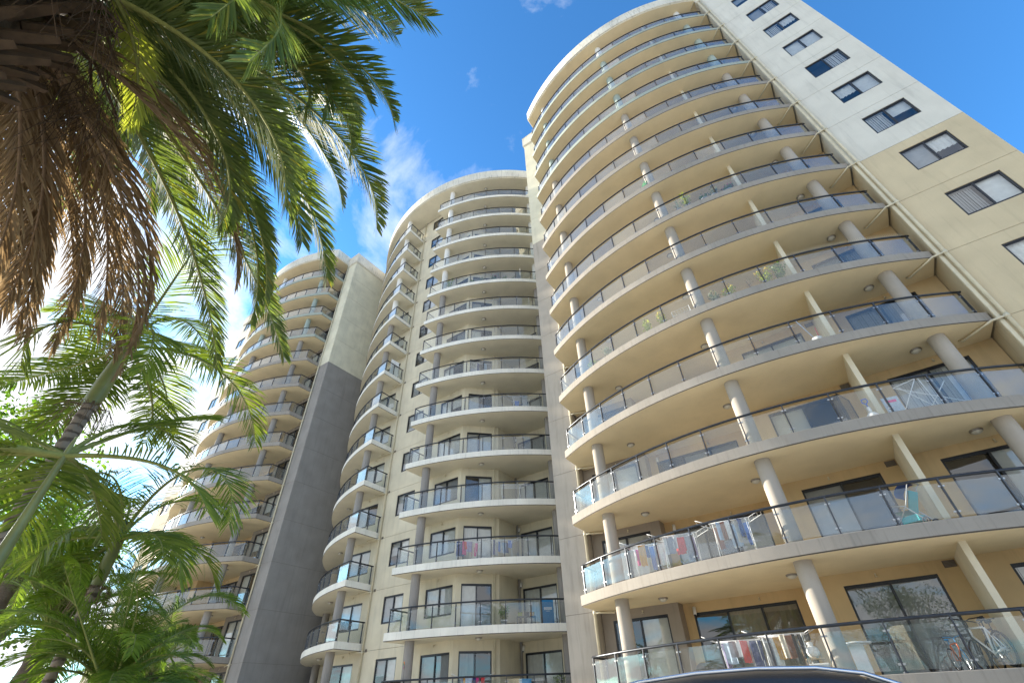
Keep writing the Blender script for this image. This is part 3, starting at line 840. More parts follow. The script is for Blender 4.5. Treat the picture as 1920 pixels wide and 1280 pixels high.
K3_FRONDS = [[0.175,1.339,2.052,1.688,-0.036],[0.237,0.407,1.454,1.719,-0.418],[-2.646,0.92,1.056,1.927,0.436],[2.646,0.21,1.573,1.443,-0.383],[1.583,1.086,2.585,3.0,-0.5],[-1.671,-0.129,0.465,1.62,0.419],[-0.419,0.581,1.501,1.776,-0.423],[1.21,0.28,1.64,1.56,-0.23],[-1.63,0.88,0.76,1.8,-0.04],[-2.12,0.22,1.18,1.91,0.02],[-1.45,1.14,1.19,1.69,-0.05],[2.23,0.85,1.63,1.95,-0.03],[-2.39,1.19,1.92,1.79,-0.15],[2.79,1.01,1.76,1.68,-0.14],[-1.68,0.55,1.12,1.67,-0.09],[1.48,0.05,0.77,1.94,0.17],[3.07,1.07,1.44,1.64,-0.07]]
D1_CROWN = [-7.3, 2.62, 1.77]
D1_FRONDS = [[-0.57,1.375,1.891,2.442,0.239],[2.212,0.957,0.538,1.972,-0.219],[-1.785,0.913,0.1,2.152,0.5],[3.752,1.028,1.085,1.399,0.067],[-2.515,0.858,1.391,1.438,0.44],[1.444,0.96,1.457,1.049,-0.421],[-1.659,1.223,0.436,1.683,-0.416],[-0.281,1.133,1.264,1.568,-0.22],[2.703,0.714,0.2,1.742,-0.325],[-0.23,1.0,1.52,1.24,0.18],[-0.69,0.43,1.08,1.64,-0.02],[1.91,0.84,0.83,1.89,0.22],[-0.49,0.1,0.91,1.85,0.21],[-1.45,-0.04,1.11,1.72,-0.0],[0.69,0.5,1.81,1.33,0.24],[1.63,0.87,1.08,1.2,-0.25],[0.65,0.26,1.24,1.35,0.16],[0.4,-0.07,1.52,1.71,-0.09],[-1.55,0.04,1.21,1.52,-0.03],[-1.45,1.16,0.78,1.22,-0.13],[-1.76,0.76,0.99,1.71,-0.03],[1.95,0.92,1.66,1.68,-0.12],[-0.15,0.18,1.93,1.53,0.09],[-0.22,0.38,1.15,1.3,0.19],[-2.18,0.16,1.85,1.39,0.15],[-1.71,0.4,1.82,1.38,0.23],[0.05,0.36,1.98,1.43,0.04],[-0.8,0.24,0.75,1.36,0.19],[-2.16,1.15,1.79,1.21,-0.04],[-1.81,0.27,1.32,1.32,0.14],[1.76,0.43,1.5,1.45,0.01],[-0.63,0.44,1.87,1.22,0.05],[3.1,1.14,0.99,1.64,0.18],[2.93,0.99,1.55,1.39,0.15],[-1.93,0.69,0.71,1.51,0.1],[1.32,0.17,1.53,1.44,-0.11],[1.83,1.21,1.25,1.27,-0.08],[-0.73,1.02,0.88,1.59,-0.16],[-0.28,0.46,1.73,1.71,0.08],[-1.9,0.1,1.77,1.77,0.17],[1.99,0.51,1.17,1.29,-0.09],[-2.41,1.04,0.86,1.36,-0.24],[1.84,1.19,1.18,1.81,0.11],[-0.4,0.61,1.74,1.66,0.01],[-0.6,1.17,1.55,1.59,-0.06],[-2.03,0.75,1.09,1.46,-0.11],[-1.85,0.21,1.64,1.48,-0.18],[-1.13,0.41,1.44,1.89,0.14],[1.93,0.6,1.71,1.44,-0.08],[-1.02,0.77,1.2,1.55,-0.09],[1.11,0.09,1.65,1.44,-0.13],[-2.24,0.74,1.77,1.36,-0.22],[-2.7,1.05,1.12,1.58,0.08],[-2.79,-0.08,1.62,1.88,0.12],[3.01,-0.09,1.69,1.78,-0.1],[-2.96,-0.09,1.81,1.78,0.14],[-2.56,-0.09,1.47,1.85,0.25],[-2.62,-0.04,1.96,1.86,-0.06],[-1.78,-0.1,1.64,1.76,0.21],[-2.94,-0.07,1.95,1.73,0.24],[-1.93,-0.08,1.68,1.9,0.1]]
D2_CROWN = [-10.58, 2.65, 2.66]
D2_FRONDS = [[2.038,0.801,1.685,3.0,-0.5],[1.994,1.099,2.003,2.639,-0.5],[-2.057,0.74,0.688,2.318,0.383],[-1.929,0.583,1.088,2.17,0.5],[1.413,1.094,2.357,2.401,0.053],[2.392,0.743,1.094,2.861,-0.49],[2.178,0.885,0.108,1.686,-0.476],[-3.0,1.01,0.71,1.83,-0.22],[-1.54,0.63,0.82,2.18,0.03],[1.17,0.34,2.0,1.92,-0.12],[0.04,1.11,1.4,1.5,0.12],[-1.17,1.05,1.18,1.61,0.0],[-2.46,1.08,0.82,1.59,0.01],[0.41,1.23,1.42,1.77,0.18],[-1.43,1.18,1.48,2.07,-0.25],[-1.31,0.94,1.18,2.2,-0.22],[1.79,0.14,1.65,1.69,-0.2],[0.58,0.26,1.89,2.07,-0.1],[1.88,0.78,1.84,1.95,0.24],[1.82,1.19,1.3,1.85,-0.19],[0.91,0.35,1.3,2.21,-0.15],[1.07,1.09,1.18,1.62,-0.16],[-2.76,1.28,1.68,1.64,0.09],[-1.42,0.78,1.58,1.91,0.21],[2.83,1.08,0.72,1.95,0.14],[2.87,1.19,1.37,1.77,0.24],[-0.59,0.28,0.86,1.87,0.03],[-1.65,0.97,1.41,1.54,-0.2],[0.79,0.58,1.89,2.21,0.15],[1.94,0.19,0.88,1.73,-0.16],[0.83,1.0,1.79,1.74,-0.03],[-0.16,0.63,1.66,1.91,-0.15],[-1.31,0.87,1.86,1.86,0.15],[0.17,0.27,1.39,2.28,-0.04],[1.99,0.84,0.78,1.83,0.11],[-1.61,0.39,0.74,2.05,-0.14],[1.62,-0.04,1.68,2.29,-0.03],[-0.83,0.87,1.43,1.67,-0.15],[1.65,0.55,1.05,2.09,-0.05],[2.39,0.92,1.42,1.78,-0.23],[1.65,0.94,1.33,1.51,0.05],[-0.42,-0.0,1.98,2.17,0.15],[-1.17,-0.02,1.57,1.95,0.17],[-0.64,0.44,1.64,1.83,-0.09],[1.94,1.23,1.09,2.2,-0.22],[0.55,0.19,1.77,2.08,0.2],[-1.24,0.87,0.82,2.3,-0.24],[2.0,0.49,0.82,1.71,0.05],[-0.45,-0.07,1.82,1.98,0.19],[0.81,0.77,1.7,1.94,-0.19],[-2.97,1.22,1.13,1.6,0.12]]
D3_CROWN = [-12.23, 4.99, 2.32]
D3_FRONDS = [[-0.76,0.56,1.64,1.87,0.18],[0.05,0.3,1.15,1.78,-0.18],[-1.34,1.21,1.7,2.08,-0.03],[2.99,0.65,1.84,2.22,-0.03],[-1.08,1.04,1.58,1.95,-0.13],[-1.6,0.93,1.59,1.91,0.2],[-1.27,0.31,1.14,2.15,0.08],[1.67,0.29,1.08,1.78,0.21],[0.61,-0.02,1.78,1.72,0.03],[-1.85,0.06,1.41,1.7,0.22],[-1.64,0.84,1.62,2.02,-0.17],[2.28,0.97,1.93,1.97,0.07],[-2.2,0.5,1.83,2.28,-0.2],[-0.79,0.71,0.95,2.28,-0.02],[2.89,0.77,1.32,1.59,-0.21],[1.34,0.03,1.06,2.23,0.21],[-0.94,-0.06,1.55,1.57,0.23],[0.9,-0.1,0.93,1.62,-0.03],[-1.46,0.85,1.92,1.91,-0.2],[-2.38,0.68,1.47,1.76,-0.23],[2.56,0.06,1.15,2.09,0.19],[1.6,0.77,1.46,1.98,0.23],[-0.99,1.09,1.35,1.77,0.02],[0.88,0.24,1.67,1.85,-0.05],[1.62,0.07,1.45,1.72,0.03],[-0.78,1.18,1.45,2.02,-0.21],[2.04,0.69,1.13,2.28,-0.02],[-3.14,-0.02,1.24,2.0,0.21],[-0.4,1.28,1.92,1.93,0.18],[-2.89,0.11,1.72,1.91,-0.21],[-2.23,1.08,1.82,1.98,0.04],[2.0,1.21,1.02,1.81,0.09],[0.89,-0.07,1.03,2.13,0.07],[-1.49,0.4,1.74,1.97,0.1],[-1.11,0.03,0.74,1.81,-0.06],[-2.38,0.59,1.57,2.27,-0.23]]
D4_CROWN = [-13.51, 2.4, 4.06]
D4_FRONDS = [[-1.21,-0.06,1.72,1.6,0.22],[1.05,0.78,1.02,1.78,0.04],[-0.07,0.24,1.87,1.66,-0.22],[1.5,1.07,0.73,2.28,0.24],[-0.34,-0.04,1.72,1.83,-0.01],[-1.2,1.28,2.0,2.27,-0.11],[1.23,-0.09,0.91,1.58,0.02],[-0.93,0.91,1.08,1.58,0.16],[-0.86,1.26,1.67,1.93,-0.24],[1.3,0.71,1.65,1.55,-0.22],[1.1,0.29,1.24,2.0,0.04],[0.04,0.51,0.95,2.05,-0.03],[-0.05,0.48,1.36,2.17,-0.24],[-0.7,0.71,1.64,1.67,0.05],[0.16,0.93,1.93,2.03,-0.23],[2.01,0.45,1.47,1.62,-0.2],[-2.0,0.96,1.26,1.64,0.12],[0.59,0.79,1.5,2.02,-0.14],[0.51,0.17,0.92,1.75,-0.17],[1.92,1.06,1.29,1.83,-0.22],[1.05,-0.07,0.81,2.27,0.16],[0.64,0.22,0.86,1.52,0.09],[0.46,0.3,1.64,1.59,-0.11],[-1.51,0.58,0.87,2.06,-0.04],[0.99,0.24,1.58,2.15,-0.01],[2.46,1.07,0.81,2.18,-0.04],[1.71,0.17,0.73,1.51,-0.23],[1.0,-0.05,0.84,1.73,-0.11],[2.87,1.17,1.37,1.52,0.15],[2.47,1.11,1.29,1.99,-0.15],[1.77,0.93,1.04,2.13,0.01],[-2.3,1.15,1.52,1.71,0.19],[-0.09,0.81,1.13,1.59,0.08],[0.06,0.01,1.09,1.55,0.06],[-1.49,0.22,1.73,1.96,-0.03],[1.86,1.28,1.62,2.3,-0.19],[2.91,-0.08,1.86,2.3,0.01],[-2.72,-0.08,1.17,2.2,0.2],[-2.75,0.01,1.8,2.22,-0.19],[-2.84,0.09,1.54,2.3,0.07],[-2.93,-0.04,1.53,2.21,0.24],[-2.78,0.06,1.28,2.28,-0.1]]


def frond_curve(base, prm, n=26):
    """a palm frond's midrib: azimuth, starting rise, droop, length, sideways sweep"""
    al, th, D, L, bend = prm
    p = Vector(base); pts = [p.copy()]
    for i in range(n - 1):
        s = (i + 0.5) / (n - 1)
        tt = th - D * s ** 1.25; a = al + bend * s
        p = p + Vector((math.sin(a) * math.cos(tt), math.cos(a) * math.cos(tt), math.sin(tt))) * (L / (n - 1))
        pts.append(p.copy())
    return pts


def frond_mesh(base, prm, kind, seed):
    rnd = random.Random(seed)
    st = {'date': dict(sp=0.020, ll=0.52, w=0.020, vee=0.36, droop=0.16, s0=0.10, rr=0.026, a0=0.98, a1=0.42),
          'young': dict(sp=0.02, ll=0.40, w=0.018, vee=0.25, droop=0.15, s0=0.18, rr=0.022, a0=0.75, a1=0.35),
          'dead': dict(sp=0.024, ll=0.46, w=0.019, vee=0.0, droop=0.30, s0=0.10, rr=0.024, a0=0.62, a1=0.35),
          'king': dict(sp=0.036, ll=0.62, w=0.023, vee=0.05, droop=0.26, s0=0.14, rr=0.020, a0=1.1, a1=0.5),
          'dwarf': dict(sp=0.020, ll=0.34, w=0.013, vee=0.20, droop=0.30, s0=0.12, rr=0.013, a0=1.05, a1=0.45)}[kind]
    L = prm[3]; pts = frond_curve(base, prm)
    mb = MB(); n = len(pts)
    mb.tube(pts, [st['rr'] * (1.35 - 1.2 * i / (n - 1)) for i in range(n)], 5, 0, caps=False)
    def sample(s):
        q = s * (n - 1); i = min(int(q), n - 2); f_ = q - i
        return pts[i].lerp(pts[i + 1], f_), (pts[i + 1] - pts[i]).normalized()
    cnt = int(L * (1 - st['s0']) / st['sp'])
    twist = rnd.uniform(-0.35, 0.35)
    miss = 0.08 if kind == 'dead' else 0.03
    for i in range(cnt):
        s = st['s0'] + (1 - st['s0']) * (i + 0.5) / cnt
        P, T = sample(s)
        side = T.cross(Vector((0, 0, 1)))
        if side.length < 0.05: side = Vector((math.cos(prm[0]), -math.sin(prm[0]), 0))
        side.normalize(); up = side.cross(T).normalized()
        side, up = side * math.cos(twist) + up * math.sin(twist), up * math.cos(twist) - side * math.sin(twist)
        x = (s - st['s0']) / (1 - st['s0'])
        env = min(1.0, 0.35 + 2.6 * x) * (1.0 if x < 0.55 else max(0.22, 1 - (x - 0.55) ** 1.5 * 2.1))
        ang = st['a0'] + (st['a1'] - st['a0']) * x
        for sg in (-1, 1):
            if rnd.random() < miss: continue
            l = st['ll'] * env * rnd.uniform(0.86, 1.12) * (0.75 + 0.25 * min(1, L / 3))
            a = ang + rnd.gauss(0, 0.07 if kind != 'dead' else 0.10)
            ve = st['vee'] + rnd.gauss(0, 0.10 if kind != 'dead' else 0.20)
            d = (T * math.cos(a) + (side * sg * math.cos(ve) + up * math.sin(ve)) * math.sin(a)).normalized()
            dr = st['droop'] * rnd.uniform(0.6, 1.4)
            d2 = (d + Vector((0, 0, -1)) * dr * 0.7).normalized(); d3 = (d2 + Vector((0, 0, -1)) * dr).normalized()
            w = st['w'] * rnd.uniform(0.8, 1.15)
            wv = d.cross(up); wv = (wv if wv.length > 0.1 else T).normalized() * (w / 2)
            wv = (wv + up * (w * 0.25 * sg)).normalized() * (w / 2)
            p0 = P + d * 0.01; p1 = p0 + d * l * 0.4; p2 = p1 + d2 * l * 0.35; p3 = p2 + d3 * l * 0.25
            mt = 1
            if kind == 'date' and s > 0.25 and rnd.random() < 0.06: mt = 2
            b0 = len(mb.v)
            mb.v += [tuple(q) for q in (p0 - wv * 0.6, p0 + wv * 0.6, p1 + wv, p1 - wv, p2 + wv * 0.75, p2 - wv * 0.75, p3)]
            for fc in ((0, 1, 2, 3), (3, 2, 4, 5), (5, 4, 6)):
                mb.f.append(tuple(b0 + q for q in fc)); mb.m.append(mt); mb.sm.append(True)
    mats = {'date': ['rachis_green', 'leaf_date', 'leaf_tip_yellow'], 'young': ['rachis_green', 'leaf_young'], 'dead': ['rachis_dead', 'leaf_dead'],
            'king': ['rachis_green', 'leaf_king'], 'dwarf': ['rachis_green', 'leaf_dwarf']}[kind]
    return mb.mesh('frond', [MAT[q] for q in mats])


def fronds(T, crown, plist, kind, name, seed, jitter=0.12):
    rnd = random.Random(seed)
    for i, prm in enumerate(plist):
        put(name, frond_mesh(crown, prm, kind, seed * 100 + i), T)


# the big date palm that hangs into the picture from above
dc = Vector(DATE_CROWN)
DP = empty('date_palm', (dc.x, dc.y, 0), 'large date palm with long dark green fronds and brown hanging dead fronds', 'palm tree')
fronds(DP, dc, DATE_GREEN, 'date', 'frond', 21)
fronds(DP, dc, DATE_GREEN_MORE, 'date', 'frond', 22)
fronds(DP, dc + Vector((0.6, 0.4, -0.2)), [[-0.862, 0.639, 1.44, 1.69, -0.349], [-0.80, 0.50, 1.35, 1.45, -0.30]], 'young', 'young_frond', 23)
fronds(DP, dc - Vector((0, 0, 0.45)), DATE_DEAD, 'dead', 'dead_frond', 24)
fronds(DP, dc - Vector((0, 0, 0.45)), DATE_DEAD_MORE, 'dead', 'dead_frond', 25)
mb = MB(); prof = []
for i in range(60):
    z = 6.9 * i / 59
    prof.append((0.34 + (0.03 if i % 2 else 0) + (0.15 * (1 - z) if z < 1 else 0), z))
mb.lathe(prof, 18, 0, (dc.x, dc.y, 0)); put('trunk', mb.mesh('trunk', MAT['bark']), DP)
mb = MB()
mb.mesh_part([(-0.09, 0, 0), (0.09, 0, 0), (0.07, 0.05, 0.05), (-0.07, 0.05, 0.05), (-0.05, -0.30, 0.34), (0.05, -0.30, 0.34), (0.035, -0.26, 0.38), (-0.035, -0.26, 0.38)],
             [(0, 1, 5, 4), (1, 2, 6, 5), (2, 3, 7, 6), (3, 0, 4, 7), (4, 5, 6, 7)])
stub = mb.mesh('leaf_base', MAT['fibre_brown'])
rnd = random.Random(3)
for i in range(150):
    a = i * 2.39996; z = 4.4 + 2.5 * i / 150
    o = put('leaf_base', stub, DP, (dc.x + 0.42 * math.sin(a), dc.y - 0.42 * math.cos(a), z), a)
    o.scale = (0.6, rnd.uniform(0.6, 1.1), rnd.uniform(0.6, 1.1))
for i in range(16):
    mb = MB(); a = i * 2 * math.pi / 16 + rnd.uniform(-0.2, 0.2)
    b0 = dc + Vector((0.35 * math.cos(a), 0.35 * math.sin(a), rnd.uniform(-0.5, 0.1)))
    out_ = Vector((math.cos(a), math.sin(a), 0))
    tip = b0 + out_ * rnd.uniform(0.5, 0.9) + Vector((0, 0, -rnd.uniform(0.1, 0.6)))
    mb.tube([b0, (b0 + tip) / 2 + Vector((0, 0, 0.22)), tip], [0.022, 0.018, 0.012], 5, 0, caps=False)
    for j in range(34):
        d = Vector((rnd.gauss(0, 0.35), rnd.gauss(0, 0.35), -1)).normalized()
        s = (b0 + tip) / 2 * (1 - j / 34) + tip * (j / 34)
        e = s + d * rnd.uniform(0.4, 0.9) + out_ * rnd.uniform(0, 0.25)
        mb.tube([s, (s + e) / 2 + Vector((rnd.gauss(0, 0.05), rnd.gauss(0, 0.05), 0)), e], 0.0035, 3, 0, caps=False)
    put('fruit_stalk', mb.mesh('fruit_stalk', MAT['fibre_brown']), DP)


def king_palm(crown, plist, label, seed, r=0.085, shaft=0.95):
    c = Vector(crown)
    T = empty('king_palm', (c.x, c.y, 0), label, 'palm tree', 'slender palms with ringed trunks')
    mb = MB(); prof = []; nz = int((c.z - shaft) / 0.06)
    for i in range(nz + 1):
        z = (c.z - shaft) * i / nz
        prof.append((r * (1.15 if i % 3 == 0 else 1.0) * (1.1 - 0.15 * i / nz) + (0.10 * (1 - z / 0.4) if z < 0.4 else 0), z))
    mb.lathe(prof, 14, 0, (c.x, c.y, 0)); put('trunk', mb.mesh('trunk', MAT['king_trunk']), T)
    mb = MB(); mb.lathe([(r * 1.05, 0), (r * 1.32, 0.12), (r * 1.22, 0.45), (r * 0.9, 0.85), (r * 0.5, shaft + 0.08), (0.01, shaft + 0.2)], 14, 0, (c.x, c.y, c.z - shaft))
    put('crownshaft', mb.mesh('crownshaft', MAT['crownshaft_green']), T)
    fronds(T, c, plist, 'king', 'frond', seed)
    mb = MB(); rnd = random.Random(seed)
    for j in range(40):
        a = rnd.uniform(0, 6.28); s = Vector((c.x + r * 1.2 * math.cos(a), c.y + r * 1.2 * math.sin(a), c.z - shaft - 0.02))
        o_ = Vector((math.cos(a), math.sin(a), 0)); e = s + o_ * rnd.uniform(0.1, 0.3) + Vector((0, 0, -rnd.uniform(0.1, 0.45)))
        mb.tube([s, s + o_ * 0.12, e], 0.004, 3, 0, caps=False)
    put('flower_stalk', mb.mesh('flower_stalk', MAT['rachis_dead']), T)


king_palm(K1_CROWN, K1_FRONDS, 'tallest slender palm with brown ringed trunk and long crownshaft below the dead fronds', 31, 0.075)
king_palm(K2_CROWN, K2_FRONDS, 'slender palm with thick smooth green stem at the left edge', 32, 0.045, 1.5)
king_palm(K3_CROWN, K3_FRONDS, 'small slender palm with thin brown trunk among the low bushy palms', 33, 0.060, 0.6)


def dwarf_palm(crown, plist, label, seed, hgt=None):
    c = Vector(crown)
    T = empty('dwarf_palm', (c.x, c.y, 0), label, 'palm tree', 'low bushy palms')
    mb = MB(); mb.lathe([(0.13 + (0.03 if i % 2 else 0), c.z * i / 14) for i in range(15)] + [(0.02, c.z + 0.06)], 12, 0, (c.x, c.y, 0))
    put('trunk', mb.mesh('trunk', MAT['bark']), T)
    fronds(T, c, plist, 'dwarf', 'frond', seed)


dwarf_palm(D1_CROWN, D1_FRONDS, 'low bushy palm with one long frond arching towards the towers', 41)
dwarf_palm(D2_CROWN, D2_FRONDS, 'dense low palm with arching fronds at the bottom left corner', 42)
dwarf_palm(D3_CROWN, D3_FRONDS, 'bushy palm standing right before the foot of the left tower', 43)
dwarf_palm(D4_CROWN, D4_FRONDS, 'bushy palm at the left edge under the ringed trunk', 44)


def leafy_tree(base, h, rad, nleaf, mat, label, seed, sq=0.8):
    rnd = random.Random(seed); T = empty('leafy_tree', base, label, 'tree', 'leafy trees beyond the palms')
    bx, by = base[0], base[1]; mb = MB()
    top = Vector((bx + rnd.uniform(-.3, .3), by, h))
    mb.tube([(bx, by, 0), (bx + 0.1, by, h * 0.3), top - Vector((0, 0, rad * 0.4))], [0.24, 0.17, 0.06], 8, 0)
    clumps = []
    for i in range(26):
        d = Vector((rnd.gauss(0, 1), rnd.gauss(0, 1), rnd.gauss(0, 1))).normalized() * rnd.uniform(0.35, 1.0) * rad
        d.z *= sq
        cpos = top + d; clumps.append((cpos, rnd.uniform(0.24, 0.42) * rad))
        st = Vector((bx + 0.05, by, h * rnd.uniform(0.3, 0.7)))
        mb.tube([st, (st + cpos) / 2 + Vector((0, 0, 0.15 * rad)), cpos], [0.07, 0.045, 0.012], 5, 0, caps=False)
    put('trunk', mb.mesh('trunk', MAT['bark']), T)
    lm = MB()
    for i in range(nleaf):
        cp, cr = clumps[i % len(clumps)]
        v = Vector((rnd.gauss(0, 1), rnd.gauss(0, 1), rnd.gauss(0, 1))).normalized() * cr * rnd.random() ** 0.4
        p = cp + v
        a = Vector((rnd.gauss(0, 1), rnd.gauss(0, 1), rnd.gauss(0, 0.6))).normalized(); b_ = a.cross(Vector((rnd.gauss(0, 1), rnd.gauss(0, 1), rnd.gauss(0, 1)))).normalized()
        l, w = rnd.uniform(0.10, 0.19), rnd.uniform(0.035, 0.06)
        b0 = len(lm.v)
        lm.v += [tuple(p - a * l / 2), tuple(p + b_ * w), tuple(p + a * l / 2), tuple(p - b_ * w)]
        lm.f.append((b0, b0 + 1, b0 + 2, b0 + 3)); lm.m.append(0); lm.sm.append(False)
    put('crown', lm.mesh('crown', MAT[mat]), T)


leafy_tree((-19.6, 0.9, 0), 8.2, 2.6, 9000, 'leaf_tree', 'bright green leafy tree behind the ringed palm trunk', 51)
leafy_tree((-27.5, 5.2, 0), 8.0, 2.6, 8000, 'leaf_tree', 'bright green tree between the slender palms and the left tower', 55)
leafy_tree((-24.5, 3.6, 0), 4.6, 3.0, 9000, 'leaf_tree_dark', 'dark leafy tree low behind the bushy palms', 52)

# what stands behind the camera and shows only in the glass
leafy_tree((-9.0, -13.0, 0), 7.5, 3.4, 7000, 'leaf_tree_dark', 'broad dark tree across the drive, seen mirrored in the left glass', 53)
leafy_tree((1.5, -16.5, 0), 6.6, 3.2, 7000, 'leaf_tree_dark', 'round tree across the drive, seen mirrored in the lowest doors', 54)
H = empty('cream_house', (11.5, -12.0, 0), 'cream two storey house opposite, seen mirrored in the right glass', 'house')
mb = MB(); mb.box(-4.5, 4.5, -3.5, 3.5, 0, 5.4); put('wall', mb.mesh('house_wall', MAT['fin_cream']), H, local=True)
mb = MB(); mb.mesh_part([(-5, -4, 5.4), (5, -4, 5.4), (5, 4, 5.4), (-5, 4, 5.4), (-2, 0, 7.6), (2, 0, 7.6)], [(0, 1, 5, 4), (1, 2, 5), (2, 3, 4, 5), (3, 0, 4), (3, 2, 1, 0)]); put('roof', mb.mesh('house_roof', MAT['terracotta_roof'] if 'terracotta_roof' in MAT else plain('terracotta_roof', (.24, .10, .06), .8, noise=.2)), H, local=True)
for x in (-3.0, 0.0, 3.0):
    for z in (0.9, 3.6):
        mb = MB(); mb.box(x - .62, x + .62, 3.5, 3.54, z, z + 1.3); w0 = put('window', mb.mesh('house_window', MAT['enamel_frame'] if 'enamel_frame' in MAT else plain('enamel_frame', (.75, .74, .70), .5)), H, local=True)
        mb = MB(); mb.box(x - .54, x - .03, 3.541, 3.55, z + .08, z + 1.22); mb.box(x + .03, x + .54, 3.541, 3.55, z + .08, z + 1.22); put('pane', mb.mesh('house_pane', MAT['frame_dark']), w0, local=True)

# ------------------------------------------------------------------ things on the balconies
def FL(k, mid=False): return Z(k) + SLAB - (0.1 if mid else 0.0)


for nm, c in dict(cloth_white=(.72, .71, .68), cloth_pink=(.75, .06, .28), cloth_navy=(.05, .07, .20), cloth_blue=(.12, .22, .55), cloth_grey=(.30, .30, .33), cloth_lilac=(.34, .28, .45),
                  cloth_red=(.62, .05, .05), cloth_mustard=(.60, .31, .05), cloth_black=(.03, .03, .035), cloth_pale=(.45, .55, .66), cloth_brown=(.30, .14, .09), cloth_cream=(.66, .58, .46)).items():
    plain(nm, c, 0.9, noise=0.18, nscale=16)
for nm, c, r, mt in (('enamel_white', (.80, .80, .78), .35, 0), ('enamel_black', (.02, .02, .022), .4, 0), ('rubber', (.02, .02, .02), .8, 0), ('paint_orange', (.75, .16, .03), .35, 0), ('paint_blue', (.02, .30, .62), .35, 0),
                     ('paint_silver', (.55, .56, .57), .3, .8), ('terracotta', (.42, .17, .09), .8, 0), ('pot_white', (.72, .71, .68), .5, 0), ('pot_grey', (.33, .32, .33), .7, 0), ('soil', (.05, .035, .025), .95, 0), ('teal_plastic', (.02, .38, .40), .4, 0),
                     ('blue_plastic', (.03, .12, .60), .4, 0), ('wood_light', (.46, .31, .16), .6, 0), ('board_blue', (.012, .19, .42), .5, 0), ('red_petals', (.65, .03, .05), .6, 0), ('pink_petals', (.70, .22, .25), .6, 0), ('yellow_petals', (.75, .50, .04), .6, 0), ('green_plastic', (.03, .35, .10), .4, 0)):
    plain(nm, c, r, mt, noise=0.08)
leaf_mat('leaf_pot', (0.07, 0.15, 0.03), (0.20, 0.27, 0.06), 0.35)
leaf_mat('leaf_lime', (0.22, 0.30, 0.03), (0.42, 0.42, 0.05), 0.40)
leaf_mat('leaf_grey', (0.16, 0.19, 0.13), (0.30, 0.33, 0.24), 0.30)
leaf_mat('leaf_dry', (0.26, 0.17, 0.09), (0.45, 0.34, 0.21), 0.25, tc=(1.1, 1.0, 0.8))
leaf_mat('leaf_mint', (0.05, 0.42, 0.16), (0.12, 0.55, 0.25), 0.3)


def garment_mesh(w, l, seed):
    def mk():
        r = random.Random(seed); mb = MB(); nx, nz = 7, 5; ph = r.uniform(0, 6); am = r.uniform(0.015, 0.04)
        vs = []
        for j in range(nz):
            tt = j / (nz - 1)
            for i in range(nx):
                s = i / (nx - 1) - 0.5
                vs.append((s * w * (1 - 0.22 * tt * r.random()), am * (0.4 + tt) * math.sin(ph + i * 1.9) + 0.01 * r.random(), -l * tt * (1 - 0.12 * r.random() * abs(s))))
        mb.mesh_part(vs, [(j * nx + i, j * nx + i + 1, (j + 1) * nx + i + 1, (j + 1) * nx + i) for j in range(nz - 1) for i in range(nx - 1)], 0, True)
        return mb.mesh('garment', MAT['cloth_white'])
    return cached(('garment', round(w, 2), round(l, 2), seed), mk)


def airer(loc, rz, label, colours, seed, w=1.15, h=1.0, group='clothes airers on the balconies'):
    r = random.Random(seed)
    T = empty('clothes_airer', loc, label, 'clothes airer', group, rz)
    mb = MB()
    for y in (-0.28, 0.28):
        mb.tube([(-w / 2, y, h), (w / 2, y, h)], 0.011, 6)
    for x in (-w / 2, w / 2):
        mb.tube([(x, -0.28, h), (x, 0.28, h)], 0.011, 6)
        mb.tube([(x * 0.9, -0.30, 0.012), (x * 0.9, 0.26, h - 0.01)], 0.011, 6); mb.tube([(x * 0.84, 0.30, 0.012), (x * 0.84, -0.26, h - 0.01)], 0.011, 6)
    for y in (-0.30, 0.30): mb.tube([(-w * .45, y, 0.012), (w * .45, y, 0.012)], 0.011, 6)
    for i in range(5): mb.tube([(-w / 2, -0.19 + i * 0.095, h), (w / 2, -0.19 + i * 0.095, h)], 0.005, 5)
    for sx in (-1, 1):
        x0 = sx * w / 2; x1 = sx * (w / 2 + 0.38)
        mb.tube([(x0, -0.24, h), (x1, -0.24, h + 0.16), (x1, 0.24, h + 0.16), (x0, 0.24, h)], 0.009, 6)
        for q in (0.35, 0.7): mb.tube([(x0 + (x1 - x0) * q, -0.24, h + 0.16 * q), (x0 + (x1 - x0) * q, 0.24, h + 0.16 * q)], 0.005, 5)
    put('frame', mb.mesh('airer_frame', MAT['enamel_white']), T, local=True)
    n = len(colours)
    for i, cname in enumerate(colours):
        x = -w / 2 + 0.08 + (w - 0.16) * (i + 0.5) / n
        y = r.choice((-0.28, -0.19, 0.0, 0.19))
        o = put('garment', garment_mesh(r.choice((0.16, 0.24, 0.32)), r.choice((0.38, 0.52, 0.66, 0.74)), r.randint(0, 9)), T, (x, y, h - 0.005), local=True, rz=r.uniform(-0.25, 0.25) + (0 if r.random() < .6 else .9))
        o.material_slots[0].link = 'OBJECT'; o.material_slots[0].material = MAT[cname]
    return T


